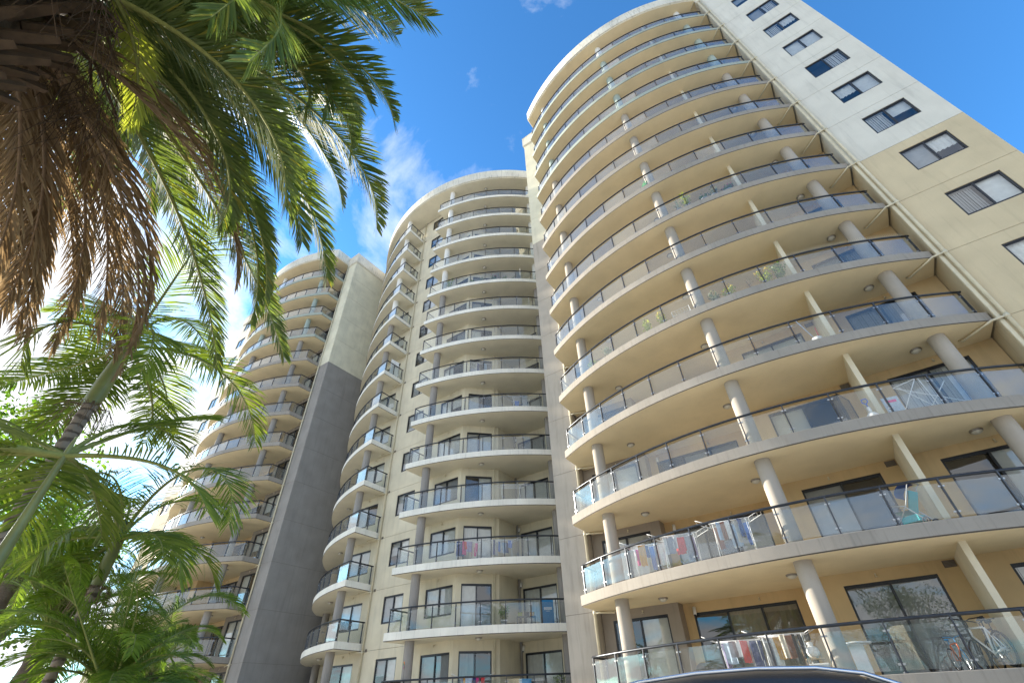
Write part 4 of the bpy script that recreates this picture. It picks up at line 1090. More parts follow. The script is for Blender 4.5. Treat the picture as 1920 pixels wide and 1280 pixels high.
def potted(loc, label, h=0.6, spread=0.25, kind='bush', leaf='leaf_pot', pot='terracotta', seed=1, pr=0.15, ph=0.26, petals=None, group='potted plants on the balconies'):
    r = random.Random(seed)
    T = empty('potted_plant', loc, label, 'potted plant', group, r.uniform(0, 6))
    mb = MB(); mb.lathe([(0.001, 0.0), (pr * 0.72, 0.0), (pr * 0.95, ph - 0.05), (pr * 1.08, ph - 0.05), (pr * 1.08, ph), (pr * 0.95, ph), (pr * 0.9, ph - 0.03)], 16, 0)
    mb.lathe([(pr * 0.92, ph - 0.03), (0.001, ph - 0.025)], 16, 1)
    put('pot', mb.mesh('pot', [MAT[pot], MAT['soil']]), T, local=True)
    mb = MB(); fl = MB(); tops = []
    ns = 7 if kind in ('bush', 'dry') else 3 if kind == 'tall' else 26
    for i in range(ns):
        a = r.uniform(0, 6.28); o_ = spread * (r.random() ** 0.6)
        if kind == 'grass':
            hh = h * r.uniform(0.6, 1.0); b0 = Vector((0.04 * math.cos(a), 0.04 * math.sin(a), ph - 0.02)); e = b0 + Vector((o_ * math.cos(a) * 1.4, o_ * math.sin(a) * 1.4, hh))
            mdl = b0 + Vector((o_ * math.cos(a) * 0.4, o_ * math.sin(a) * 0.4, hh * 0.7)); s_ = Vector((-math.sin(a), math.cos(a), 0)) * 0.012
            mb.face([b0 - s_, b0 + s_, mdl + s_, mdl - s_]); mb.face([mdl - s_, mdl + s_, e]); continue
        hh = h * r.uniform(0.55, 1.0); p0 = Vector((0.03 * math.cos(a), 0.03 * math.sin(a), ph - 0.03)); p1 = Vector((o_ * math.cos(a), o_ * math.sin(a), ph + hh))
        pm = (p0 + p1) / 2 + Vector((r.gauss(0, .03), r.gauss(0, .03), 0.05)); mb.tube([p0, pm, p1], [0.008, 0.006, 0.003], 4, 1, caps=False); tops.append(p1)
        for j in range(26 if kind != 'dry' else 9):
            q = r.uniform(0.3, 1.0); c = p0.lerp(p1, q) + Vector((r.gauss(0, .06), r.gauss(0, .06), r.gauss(0, .04)))
            d = Vector((r.gauss(0, 1), r.gauss(0, 1), r.gauss(0.2, .6))).normalized(); s_ = d.cross(Vector((r.gauss(0, 1), r.gauss(0, 1), r.gauss(0, 1)))).normalized()
            if kind == 'dry':
                mb.tube([p0.lerp(p1, q), c + d * 0.12], 0.003, 3, 1, caps=False); continue
            l, w = r.uniform(.07, .13), r.uniform(.02, .035)
            mb.face([c - d * l / 2, c + s_ * w, c + d * l / 2, c - s_ * w])
    put('foliage', mb.mesh('foliage', [MAT[leaf], MAT['leaf_dry' if kind == 'dry' else 'rachis_green']]), T, local=True)
    if petals:
        for p in tops:
            for j in range(4): fl.sphere(p + Vector((r.gauss(0, .04), r.gauss(0, .04), r.gauss(0, .03))), 0.028, 0, 6)
        put('flowers', fl.mesh('flowers', MAT[petals]), T, local=True)
    return T


def ring_(mb, c, R, r, ax, mat=0, n=28, m_=6):
    """torus about the axis ax through c"""
    ax = Vector(ax).normalized(); a = Vector((0, 0, 1)) if abs(ax.z) < .9 else Vector((1, 0, 0)); e1 = ax.cross(a).normalized(); e2 = ax.cross(e1)
    vs = []
    for i in range(n):
        t_ = 2 * math.pi * i / n; d = e1 * math.cos(t_) + e2 * math.sin(t_)
        for j in range(m_):
            u_ = 2 * math.pi * j / m_; vs.append(Vector(c) + d * (R + r * math.cos(u_)) + ax * (r * math.sin(u_)))
    mb.mesh_part(vs, [(i * m_ + j, ((i + 1) % n) * m_ + j, ((i + 1) % n) * m_ + (j + 1) % m_, i * m_ + (j + 1) % m_) for i in range(n) for j in range(m_)], mat, True)


def bicycle(loc, rz, label, s, frame, accent, R=0.34, group='bicycles on the lowest balcony', lean=0.0):
    T = empty('bicycle', loc, label, 'bicycle', group, rz)
    T.rotation_euler[1] = lean
    wb = 1.02 * s
    for x in (-wb / 2, wb / 2):
        mb = MB(); ring_(mb, (x, 0, R * s), (R - 0.025) * s, 0.024 * s, (0, 1, 0), 0); ring_(mb, (x, 0, R * s), (R - 0.055) * s, 0.010 * s, (0, 1, 0), 1)
        mb.tube([(x, -0.05 * s, R * s), (x, 0.05 * s, R * s)], 0.022 * s, 8, 1)
        for i in range(14):
            a = i * 2 * math.pi / 14; mb.tube([(x, 0.02 * (-1) ** i, R * s), (x + (R - .06) * s * math.cos(a), 0, R * s + (R - .06) * s * math.sin(a))], 0.0025, 3, 1, caps=False)
        put('wheel', mb.mesh('wheel', [MAT['rubber'], MAT['paint_silver']]), T, local=True)
    A = Vector((-wb / 2, 0, R * s)); B = Vector((-0.08 * s, 0, 0.30 * s)); Cs = Vector((-0.25 * s, 0, 0.78 * s)); H = Vector((0.34 * s, 0, 0.86 * s)); Hb = Vector((0.37 * s, 0, 0.70 * s)); Fw = Vector((wb / 2, 0, R * s))
    mb = MB()
    for p, q in ((B, Cs), (Cs, H), (B, Hb), (H, Hb)): mb.tube([p, q], 0.021 * s, 8)
    for y in (-0.05, 0.05):
        o_ = Vector((0, y * s, 0)); mb.tube([A + o_, B], 0.012 * s, 6); mb.tube([A + o_, Cs], 0.010 * s, 6)
    put('frame', mb.mesh('bike_frame', MAT[frame]), T, local=True)
    mb = MB()
    for y in (-0.05, 0.05): mb.tube([Hb, Hb + Vector((0.02, y * s, -0.06)), Fw + Vector((0, y * s, 0))], 0.013 * s, 6)
    put('fork', mb.mesh('fork', MAT[accent]), T, local=True)
    mb = MB(); top = H + Vector((-0.02 * s, 0, 0.14 * s)); mb.tube([H, top], 0.014 * s, 6)
    mb.tube([top + Vector((-.08 * s, -.30 * s, .06 * s)), top + Vector((.03 * s, -.12 * s, .05 * s)), top, top + Vector((.03 * s, .12 * s, .05 * s)), top + Vector((-.08 * s, .30 * s, .06 * s))], 0.012 * s, 6)
    for sg in (-1, 1): mb.tube([top + Vector((-.08 * s, sg * .30 * s, .06 * s)), top + Vector((-.12 * s, sg * .36 * s, .06 * s))], 0.018 * s, 6, 1)
    put('handlebar', mb.mesh('handlebar', [MAT[accent], MAT['rubber']]), T, local=True)
    mb = MB(); st = Cs + Vector((-0.04 * s, 0, 0.13 * s)); mb.tube([Cs, st], 0.013 * s, 6)
    mb.sphere(st + Vector((-.03 * s, 0, .02 * s)), 0.12 * s, 0, 10, (1.0, 0.62, 0.28)); mb.sphere(st + Vector((.08 * s, 0, .02 * s)), 0.07 * s, 0, 10, (1.2, 0.5, 0.35))
    put('saddle', mb.mesh('saddle', MAT[accent if s < .8 else 'rubber']), T, local=True)
    mb = MB(); ring_(mb, B, 0.085 * s, 0.008 * s, (0, 1, 0), 0, 18); mb.tube([B + Vector((0, .07 * s, 0)), B + Vector((.11 * s, .07 * s, -.10 * s)), B + Vector((.11 * s, .14 * s, -.10 * s))], .012 * s, 6)
    mb.tube([B - Vector((0, .07 * s, 0)), B + Vector((-.11 * s, -.07 * s, .10 * s)), B + Vector((-.11 * s, -.14 * s, .10 * s))], .012 * s, 6)
    put('crank', mb.mesh('crank', MAT['rubber']), T, local=True)


# washing on the right tower
airer((-5.65, 16.35, FL(1)), 0.35, 'airer with hot pink, blue and white washing on second balcony, nearest the fin wall', ['cloth_pink', 'cloth_mustard', 'cloth_navy', 'cloth_blue', 'cloth_grey', 'cloth_white'], 61)
airer((-4.45, 15.95, FL(1)), 0.2, 'airer with white patterned and red washing, second of three on the laundry balcony', ['cloth_white', 'cloth_grey', 'cloth_white', 'cloth_red', 'cloth_red', 'cloth_grey', 'cloth_lilac'], 62)
airer((-2.75, 15.75, FL(1)), 0.12, 'airer with brown and pale blue washing beside the middle column', ['cloth_brown', 'cloth_pale', 'cloth_brown', 'cloth_white', 'cloth_pale', 'cloth_cream', 'cloth_navy', 'cloth_blue'], 63, h=1.05)
airer((-3.65, 16.5, FL(0)), 0.15, 'airer with grey and red washing on the lowest balcony', ['cloth_lilac', 'cloth_pale', 'cloth_grey', 'cloth_white', 'cloth_red', 'cloth_white', 'cloth_navy'], 64, h=1.0)
airer((-2.45, 16.3, FL(0)), 0.1, 'airer with mustard and brown washing on the lowest balcony beside the column', ['cloth_grey', 'cloth_white', 'cloth_mustard', 'cloth_cream', 'cloth_brown', 'cloth_black', 'cloth_black'], 65, h=1.02)
# washing on the middle tower
airer((-16.55, 19.55, FL(2, True)), 0.75, 'airer with dark blue and pink washing on the middle tower', ['cloth_navy', 'cloth_navy', 'cloth_pink', 'cloth_red', 'cloth_lilac', 'cloth_cream', 'cloth_pink'], 66)
airer((-14.95, 20.55, FL(2, True)), 0.70, 'airer with white and blue washing on the middle tower below the bare airers', ['cloth_navy', 'cloth_white', 'cloth_blue', 'cloth_white', 'cloth_pale', 'cloth_navy', 'cloth_blue'], 67)
airer((-13.75, 21.2, FL(5, True)), 0.7, 'white airer with one blue towel, sixth balcony of the middle tower', ['cloth_blue', 'cloth_cream'], 68)
airer((-14.4, 20.7, FL(3, True)), 0.7, 'empty folding airer on the middle tower above the blue washing', [], 69)
airer((-15.9, 19.95, FL(6, True)), 0.75, 'airer with dark washing, seventh balcony of the middle tower', ['cloth_navy', 'cloth_black', 'cloth_pale', 'cloth_grey'], 70)

# pushchair
T = empty('pushchair', (1.62, 15.75, FL(1)), 'teal and grey pushchair on second balcony beside the partition', 'pushchair', rz=-0.5)
mb = MB()
for y in (-.22, .22):
    mb.tube([(-.32, y, .10), (.10, y, .55), (.36, y, .98), (.44, y, 1.03)], .013, 6); mb.tube([(.34, y, .10), (.05, y, .52), (-.28, y, .62)], .013, 6)
mb.tube([(.44, -.22, 1.03), (.44, .22, 1.03)], .020, 8); put('frame', mb.mesh('pushchair_frame', MAT['paint_silver']), T, local=True)
mb = MB(); mb.mesh_part([(-.26, -.2, .45), (-.26, .2, .45), (.08, .2, .42), (.08, -.2, .42), (.30, .2, .86), (.30, -.2, .86)], [(0, 1, 2, 3), (3, 2, 4, 5)], 0)
mb.mesh_part([(-.26, -.2, .41), (-.26, .2, .41), (.09, .2, .38), (.09, -.2, .38), (.33, .2, .85), (.33, -.2, .85)], [(0, 3, 2, 1), (3, 5, 4, 2)], 0); put('seat', mb.mesh('seat', MAT['teal_plastic']), T, local=True)
mb = MB(); vs = []
for i in range(7):
    a = -0.1 + i * 0.30
    for y in (-.22, .22): vs.append((.30 - .34 * math.sin(a) * 1.0, y, .80 + .26 * math.cos(a)))
mb.mesh_part(vs, [(2 * i, 2 * i + 1, 2 * i + 3, 2 * i + 2) for i in range(6)], 0, True); put('hood', mb.mesh('hood', MAT['cloth_navy']), T, local=True)
mb = MB(); mb.box(-.2, .2, -.18, .18, .14, .30); put('basket', mb.mesh('basket', MAT['teal_plastic']), T, local=True)
for x, y in ((-.33, -.22), (-.33, .22), (.34, -.22), (.34, .22)):
    mb = MB(); ring_(mb, (x, y, .09), .07, .02, (0, 1, 0), 0, 16); mb.tube([(x, y - .02, .09), (x, y + .02, .09)], .03, 8, 0); put('wheel', mb.mesh('wheel', MAT['rubber']), T, local=True)

bicycle((1.05, 15.75, FL(0)), 1.15, 'small orange and blue child bicycle on the lowest balcony', 0.62, 'paint_orange', 'paint_blue')
bicycle((1.72, 16.35, FL(0)), 1.95, 'white adult bicycle leaning by the partition, nearer the glass', 1.0, 'enamel_white', 'enamel_black', lean=0.06)
bicycle((1.95, 17.05, FL(0)), 1.75, 'black adult bicycle at the back by the partition', 1.0, 'enamel_black', 'enamel_black', lean=0.05)

T = empty('side_table', (-0.85, 16.55, FL(0)), 'white round table with pale pedestal on the lowest balcony', 'table')
mb = MB(); mb.lathe([(0.001, .70), (.36, .70), (.38, .715), (.38, .735), (.36, .745), (.001, .745)], 28); put('table_top', mb.mesh('table_top', MAT['pot_white']), T, local=True)
mb = MB(); mb.box(-.16, .16, -.13, .13, 0.02, .70); mb.box(-.22, .22, -.19, .19, 0, .0199); put('pedestal', mb.mesh('pedestal', MAT['enamel_white']), T, local=True)

T = empty('folding_chair', (-1.85, 16.35, FL(0)), 'slatted light wood chair on the lowest balcony left of the column', 'chair', rz=0.3)
for x in (-.2, .2):
    mb = MB(); mb.box(x - .018, x + .018, .15, .18, 0, .88); put('leg', mb.mesh('leg', MAT['wood_light']), T, local=True)
    mb = MB(); mb.box(x - .018, x + .018, -.18, -.15, 0, .44); put('leg', mb.mesh('leg', MAT['wood_light']), T, local=True)
for i in range(5):
    mb = MB(); mb.box(-.22, .22, -.19 + i * .075, -.13 + i * .075, .441, .463); put('slat', mb.mesh('slat', MAT['wood_light']), T, local=True)
for i in range(3):
    mb = MB(); mb.box(-.218, .218, .181, .20, .58 + i * .11, .65 + i * .11); put('slat', mb.mesh('slat', MAT['wood_light']), T, local=True)
T = empty('laundry_bag', (-1.85, 16.33, FL(0) + .464), 'white plastic bag on the slatted wooden chair', 'bag')
mb = MB(); mb.sphere((0, 0, .14), .15, 0, 10, (1.1, .9, 1.0)); mb.lathe([(.06, .26), (.09, .34), (.05, .36)], 10); put('bag', mb.mesh('bag', MAT['cloth_white']), T, local=True)
T = empty('storage_box', (-1.75, 15.95, FL(0)), 'pale grey plastic box standing before the wooden chair', 'box')
mb = MB(); mb.box(-.2, .2, -.15, .15, 0, .30); put('bin', mb.mesh('bin', MAT['cloth_pale']), T, local=True); mb = MB(); mb.box(-.22, .22, -.17, .17, .301, .335); put('lid', mb.mesh('lid', MAT['pot_white']), T, local=True)
T = empty('barbecue', (-5.0, 17.2, FL(0)), 'small black dome barbecue on the lowest balcony', 'barbecue')
mb = MB(); mb.lathe([(0.001, .62), (.12, .61), (.2, .56), (.255, .46), (.26, .44)], 20); put('lid', mb.mesh('lid', MAT['enamel_black']), T, local=True)
mb = MB(); mb.lathe([(.262, .438), (.25, .36), (.16, .27), (.001, .25)], 20); put('bowl', mb.mesh('bowl', MAT['enamel_black']), T, local=True)
for a in (0.3, 2.4, 4.5):
    mb = MB(); mb.tube([(.14 * math.cos(a), .14 * math.sin(a), .29), (.22 * math.cos(a), .22 * math.sin(a), 0)], .012, 6); put('leg', mb.mesh('leg', MAT['paint_silver']), T, local=True)

# third balcony of the right tower
T = empty('push_toy', (2.02, 15.62, FL(2)), 'blue, white and orange push toy with hoop handle beside the partition', 'toy')
mb = MB(); mb.sphere((0, 0, .16), .13, 0, 10, (1.2, .8, .9)); mb.tube([(0, 0, .2), (0, 0, .45)], .05, 10, 0); put('body', mb.mesh('body', MAT['enamel_white']), T, local=True)
mb = MB(); mb.tube([(0, 0, .45), (0, 0, .55), (-.07, 0, .62), (-.06, 0, .72), (.06, 0, .72), (.07, 0, .62), (0, 0, .55)], .016, 6); put('handle', mb.mesh('handle', MAT['blue_plastic']), T, local=True)
mb = MB(); mb.box(-.19, .19, -.12, .12, 0.0, .07); put('base', mb.mesh('base', MAT['paint_orange']), T, local=True)
T = empty('safety_gate', (1.72, 17.0, FL(2)), 'black metal gate panel leaning on the partition of the third balcony', 'gate', rz=1.2)
mb = MB()
for z in (0.06, 1.62): mb.tube([(-.42, 0, z), (.42, 0, z)], .016, 6)
for x in (-.42, .42): mb.tube([(x, 0, 0), (x, 0, 1.64)], .016, 6)
put('frame', mb.mesh('gate_frame', MAT['enamel_black']), T, local=True)
for i in range(8):
    mb = MB(); x = -.33 + i * .094; mb.tube([(x, 0, .06), (x, 0, 1.62)], .007, 5); put('bar', mb.mesh('bar', MAT['enamel_black']), T, local=True)
T = empty('rotary_airer', (3.4, 16.3, FL(2)), 'collapsed white folding drying frame leaning behind glass right of the partition', 'drying frame')
mb = MB()
for p, q in (((-.75, -.1, .02), (.15, .1, 1.25)), ((.2, -.2, .0), (-.35, .15, 1.2)), ((.9, -.1, .05), (-.45, .1, 1.15)), ((-.75, -.1, .02), (.9, -.1, .05)), ((-.45, .1, 1.15), (.15, .1, 1.25)), ((.2, -.25, 0), (.15, -.2, 1.1)), ((-.2, .2, 0), (.7, 0, .9))):
    mb.tube([p, q], .012, 6)
put('frame', mb.mesh('drying_frame', MAT['enamel_white']), T, local=True)
T = empty('sign_board', (2.75, 16.6, FL(2)), 'pale blue card leaning upright behind the partition of the third balcony', 'board', rz=0.2)
mb = MB(); mb.box(-.22, .22, -.01, .01, .25, 1.0); put('card', mb.mesh('card', MAT['cloth_pale']), T, local=True); mb = MB(); mb.box(-.14, .14, -.014, -.0105, .82, .90); put('print', mb.mesh('print', MAT['cloth_pink']), T, local=True); mb = MB(); mb.box(-.2, .2, -.06, .06, 0, .249); put('foot', mb.mesh('foot', MAT['pot_white']), T, local=True)
T = empty('mop_and_bucket', (1.78, 15.6, FL(3)), 'mop standing in a clear bucket by the partition, fourth balcony', 'mop')
mb = MB(); mb.lathe([(.001, 0), (.13, 0), (.17, .28), (.16, .28), (.125, .01), (.001, .012)], 18); put('bucket', mb.mesh('bucket', MAT['pot_white']), T, local=True)
mb = MB(); mb.tube([(0.02, 0, .05), (-.28, .05, 1.25)], .013, 6); put('mop_handle', mb.mesh('mop_handle', MAT['cloth_pale']), T, local=True)
mb = MB(); mb.tube([(.06, 0, .05), (.12, .05, .75)], .014, 6); put('brush', mb.mesh('brush', MAT['cloth_red']), T, local=True)

# balcony gardens
GRP4 = 'plants along the fifth balcony'
for i, (x, h_, sp, kind, lf, pt, pet, lab) in enumerate([
    (-6.55, .55, .20, 'bush', 'leaf_lime', 'pot_white', None, 'lime green bush nearest the left end of the plant filled balcony with bird spikes'),
    (-5.5, .55, .22, 'bush', 'leaf_grey', 'pot_white', None, 'grey leaved bush second from the left on the balcony with bird spikes'),
    (-3.45, .85, .26, 'bush', 'leaf_lime', 'pot_grey', None, 'tall lime shrub left of the white wire rack'),
    (-2.75, .80, .24, 'bush', 'leaf_lime', 'pot_grey', 'yellow_petals', 'yellow flowering shrub just left of the wire rack'),
    (-0.55, .55, .22, 'bush', 'leaf_grey', 'pot_white', None, 'grey green bush just right of the column above the wire rack level'),
    (-0.05, .42, .28, 'bush', 'leaf_lime', 'pot_white', 'yellow_petals', 'low yellow flowering bush right of the column'),
    (0.75, .75, .10, 'dry', 'leaf_grey', 'pot_grey', None, 'bare forked twig in a grey pot'),
    (1.35, .75, .30, 'bush', 'leaf_lime', 'pot_grey', 'yellow_petals', 'large bright yellow flowering bush near the partition'),
    (1.85, 1.10, .30, 'bush', 'leaf_pot', 'pot_grey', None, 'tall green shrub rising over the rail against the partition')]):
    y = SIDE_C[1] - math.sqrt((ARC_R - 0.48) ** 2 - (x - SIDE_C[0]) ** 2)
    potted((x, y, FL(4)), lab, h_, sp, kind, lf, pt, 81 + i, petals=pet, group=GRP4)
T = empty('wire_rack', (-1.95, 15.5, FL(4)), 'white wire rack behind the glass left of the middle column', 'rack')
mb = MB()
for x in (-.36, .36):
    for y in (-.14, .14): mb.tube([(x, y, 0), (x, y, .72)], .010, 6)
for z in (.08, .2, .32, .44, .56, .70):
    for y in (-.14, .14): mb.tube([(-.36, y, z), (.36, y, z)], .006, 5)
for i in range(7):
    for z in (.2, .44, .70): mb.tube([(-.36 + i * .12, -.14, z), (-.36 + i * .12, .14, z)], .005, 4)
put('rack_frame', mb.mesh('rack_frame', MAT['enamel_white']), T, local=True)
GRP6 = 'plants along the seventh balcony'
for i, (x, h_, sp, kind, lf, pt, pet, lab) in enumerate([
    (-0.45, .85, .30, 'grass', 'leaf_grey', 'pot_grey', None, 'spiky grey grass plant right of the column under the dry shrub'),
    (-0.05, 1.05, .26, 'bush', 'leaf_lime', 'pot_grey', None, 'lime shrub reaching over the rail beside the spiky grass'),
    (0.70, .55, .26, 'bush', 'leaf_pot', 'pot_grey', None, 'green trailing bush in the middle of the seventh balcony garden'),
    (1.15, .50, .26, 'bush', 'leaf_grey', 'pot_grey', None, 'pale silver bush in the seventh balcony garden'),
    (1.75, .65, .24, 'bush', 'leaf_pot', 'pot_grey', 'pink_petals', 'pink flowering bush next to the partition, seventh balcony')]):
    y = SIDE_C[1] - math.sqrt((ARC_R - 0.5) ** 2 - (x - SIDE_C[0]) ** 2)
    potted((x, y, FL(6)), lab, h_, sp, kind, lf, pt, 101 + i, pr=.20, ph=.42, petals=pet, group=GRP6)
T = potted((-1.75, 15.55, FL(7)), 'dry brown leafless shrub poking over the rail beside a column', 1.05, .30, 'dry', 'leaf_dry', 'pot_white', 111)
potted((-1.5, 15.35, FL(7)), 'small mint green artificial looking bush beside the dry shrub', .75, .12, 'bush', 'leaf_mint', 'pot_white', 112)

# garden balcony of the middle tower
GRP9 = 'plants along the garden balcony of the middle tower'
labs = ['tall yellow green bush at the left of the garden balcony', 'brown twiggy plant second from the left on the garden balcony', 'small green plant in terracotta right of the twiggy plant', 'low grey green plant, fourth on the garden balcony',
        'red flowering plant on the garden balcony', 'low green plant right of the red flowers', 'small pale plant before the folded parasol', 'dark green bush at the right end of the garden balcony']
for i, du in enumerate((3.5, 4.5, 5.3, 6.1, 6.9, 7.6, 8.2, 9.6)):
    y = MID_C[1] - math.sqrt((ARC_R - 0.5) ** 2 - du * du)
    potted((MID_C[0] + du, y, FL(9, True)), labs[i], (1.25, 1.0, .55, .6, .75, .55, .5, 1.05)[i], (.34, .24, .2, .2, .2, .2, .2, .34)[i], ('bush', 'dry', 'bush', 'bush', 'bush', 'bush', 'bush', 'bush')[i],
           ('leaf_lime', 'leaf_dry', 'leaf_pot', 'leaf_grey', 'leaf_pot', 'leaf_pot', 'leaf_grey', 'leaf_pot')[i], 'terracotta', 121 + i, petals='red_petals' if i == 4 else None, group=GRP9)
T = empty('folded_parasol', (-13.15, 21.0, FL(9, True)), 'pale folded parasol standing among the plants of the garden balcony', 'parasol')
mb = MB(); mb.tube([(0, 0, 0), (0, 0, 1.55)], .018, 8); mb.tube([(0, 0, 0), (0, 0, .06)], .17, 14); put('pole', mb.mesh('pole', MAT['paint_silver']), T, local=True)
mb = MB(); mb.lathe([(.02, 1.52), (.05, 1.3), (.085, .8), (.10, .62), (.03, .60)], 10); put('canopy', mb.mesh('canopy', MAT['cloth_cream']), T, local=True)
T = empty('goal_frame', (-13.1, 21.1, FL(8, True)), 'white tube frame rising over the rail below the garden balcony', 'frame', rz=0.7)
mb = MB(); mb.tube([(-.45, 0, 0), (-.45, 0, 1.25), (.45, 0, 1.15), (.45, 0, 0)], .018, 8); mb.tube([(-.45, .3, 0.018), (.45, .3, 0.018)], .016, 6)
for x in (-.45, .45): mb.tube([(x, 0, .02), (x, .3, .02)], .016, 6)
put('tube_frame', mb.mesh('tube_frame', MAT['enamel_white']), T, local=True)

# second balcony of the middle tower
T = empty('sign_board', (-13.0, 21.55, FL(1, True)), 'bright blue upright board with white lettering behind the glass', 'board', rz=0.62)
mb = MB(); mb.box(-.27, .27, -.02, .02, 0, 1.08); put('board', mb.mesh('board', MAT['board_blue']), T, local=True)


def lettering(txt, size, parent, loc, mat, bold=0.0):
    cu = bpy.data.curves.new('lettering', 'FONT'); cu.body = txt; cu.size = size; cu.align_x = 'CENTER'; cu.extrude = 0.002; cu.offset = bold
    o = bpy.data.objects.new('lettering', cu); col.objects.link(o)
    dg = bpy.context.evaluated_depsgraph_get(); me = bpy.data.meshes.new_from_object(o.evaluated_get(dg))
    bpy.data.objects.remove(o); bpy.data.curves.remove(cu)
    me.materials.clear(); me.materials.append(MAT[mat])
    q = put('lettering', me, parent, loc, local=True); q.rotation_euler = (math.pi / 2, 0, 0)
    return q


lettering('ecoso', 0.16, T, (0, -0.0235, 0.66), 'enamel_white', 0.004)
lettering('series', 0.075, T, (0, -0.0235, 0.55), 'enamel_white')
mb = MB(); mb.box(-.19, .19, -.0245, -.0205, .625, .645); put('underline', mb.mesh('underline', MAT['enamel_white']), T, local=True)
potted((-14.75, 20.35, FL(1, True)), 'broad leaved green plant on the balcony with the blue board', .75, .25, 'bush', 'leaf_pot', 'pot_white', 141)
T = empty('low_shelf', (-13.95, 21.05, FL(1, True)), 'low dark shelf with boxes left of the blue board', 'shelf', rz=0.65)
mb = MB(); mb.box(-.45, .45, -.15, .15, .36, .40)
for x in (-.43, 0, .43): mb.box(x - .02, x + .02, -.15, .15, 0, .359)
put('shelf_frame', mb.mesh('shelf_frame', MAT['enamel_black']), T, local=True)
for i, (x, c) in enumerate(((-.28, 'leaf_lime'), (.05, 'cloth_black'), (.3, 'cloth_mustard'))):
    T = empty('planter_box', (-13.95 + x * .8, 21.05 + x * .6, FL(1, True) + .401), ('green', 'black', 'mustard')[i] + ' box on the low shelf left of the blue board', 'box', rz=.65)
    mb = MB(); mb.box(-.10, .10, -.08, .08, 0, .16); put('box_body', mb.mesh('box_body', MAT[c]), T, local=True); mb = MB(); mb.box(-.11, .11, -.09, .09, .161, .18); put('rim', mb.mesh('rim', MAT['enamel_black']), T, local=True)

# lowest balcony of the middle tower
T = empty('pinwheel', (-18.72, 18.02, FL(0, True) + .98), 'rainbow pinwheel on a stick beside the column of the lowest balcony', 'pinwheel', rz=-0.6)
mb = MB(); mb.tube([(-.05, 0, 0), (0, 0, .58)], .006, 5); put('stick', mb.mesh('stick', MAT['enamel_black']), T, local=True)
for i, c in enumerate(('cloth_red', 'paint_orange', 'yellow_petals', 'green_plastic', 'blue_plastic', 'cloth_lilac', 'cloth_pink', 'cloth_mustard')):
    a = i * math.pi / 4; mb = MB(); mb.mesh_part([(0, -.02, .58), (.15 * math.cos(a), -.02, .58 + .15 * math.sin(a)), (.15 * math.cos(a + .6), -.05, .58 + .15 * math.sin(a + .6))], [(0, 1, 2), (0, 2, 1)])
    put('blade', mb.mesh('blade', MAT[c]), T, local=True)
airer((-16.1, 19.75, FL(0, True)), .75, 'airer with small bright washing, lowest balcony of the middle tower', ['cloth_blue', 'cloth_mustard', 'cloth_pale', 'cloth_red', 'cloth_navy', 'cloth_pink', 'cloth_black', 'cloth_red'], 71, h=1.0)
potted((-12.65, 21.55, FL(0, True)), 'leafy green plant at the right end of the lowest balcony, middle tower', .75, .25, 'bush', 'leaf_pot', 'terracotta', 151)
T = empty('storage_box', (-14.1, 21.0, FL(0, True)), 'bright blue crates stacked on the lowest balcony of the middle tower', 'crate', rz=.65)
for z in (0, .30, .60):
    mb = MB(); mb.box(-.26, .26, -.17, .17, z, z + .25); mb.box(-.28, .28, -.19, .19, z + .251, z + .29); put('crate_box', mb.mesh('crate_box', MAT['paint_blue']), T, local=True)
# sheet of board and drying things on the left stack of the middle tower
T = empty('folded_screen', (-23.95, 18.75, FL(7, True)), 'white folding screen rising above the rail, left stack of the middle tower', 'screen', rz=1.45)
for i in range(2):
    mb = MB(); mb.box(-.36 + i * .37, -.01 + i * .37, -.012, .012, 0.03, 1.5); o = put('screen_leaf', mb.mesh('screen_leaf', MAT['enamel_white']), T, local=True)

# bird spikes on the rail of the fifth balcony, right tower
slab4 = [o for o in bpy.data.objects if o.name.startswith('balcony_slab') and o.parent is tower_right][4]
mb = MB()
for p in arc_pts(SIDE_C, ARC_R - 0.13, 2.2, 5.9, 62):
    for sgn in (-1, 1): mb.tube([(p[0], p[1], FL(4) + 1.03), (p[0] + sgn * .01 + p[2] * .03 * sgn, p[1] + p[3] * .03 * sgn, FL(4) + 1.16)], .0035, 3, 0, caps=False)
put('bird_spikes', mb.mesh('bird_spikes', MAT['pipe_cream']), slab4)

# ------------------------------------------------------------------ parked car close to the camera
m, t, b = new_mat('car_paint')
b.inputs['Base Color'].default_value = (0.035, 0.034, 0.036, 1); b.inputs['Metallic'].default_value = 0.2; b.inputs['Roughness'].default_value = 0.45
b.inputs['Coat Weight'].default_value = 0.5; b.inputs['Coat Roughness'].default_value = 0.06
tc_ = t.nodes.new('ShaderNodeTexCoord'); vo = t.nodes.new('ShaderNodeTexVoronoi'); vo.inputs['Scale'].default_value = 75
t.links.new(tc_.outputs['Object'], vo.inputs['Vector'])
cr = t.nodes.new('ShaderNodeMapRange'); cr.inputs['From Min'].default_value = 0.0; cr.inputs['From Max'].default_value = 0.38; cr.inputs['To Min'].default_value = 1; cr.inputs['To Max'].default_value = 0
t.links.new(vo.outputs['Distance'], cr.inputs[0])
bp_ = t.nodes.new('ShaderNodeBump'); bp_.inputs['Strength'].default_value = 0.5; bp_.inputs['Distance'].default_value = 0.004
t.links.new(cr.outputs[0], bp_.inputs['Height']); t.links.new(bp_.outputs[0], b.inputs['Normal']); t.links.new(bp_.outputs[0], b.inputs['Coat Normal'])
plain('chrome', (.75, .75, .76), .12, 1.0)
plain('car_glass', (.012, .014, .016), .05, 0, .6)
plain('tail_red', (.35, .01, .01), .2)
plain('lamp_clear', (.7, .7, .7), .1)

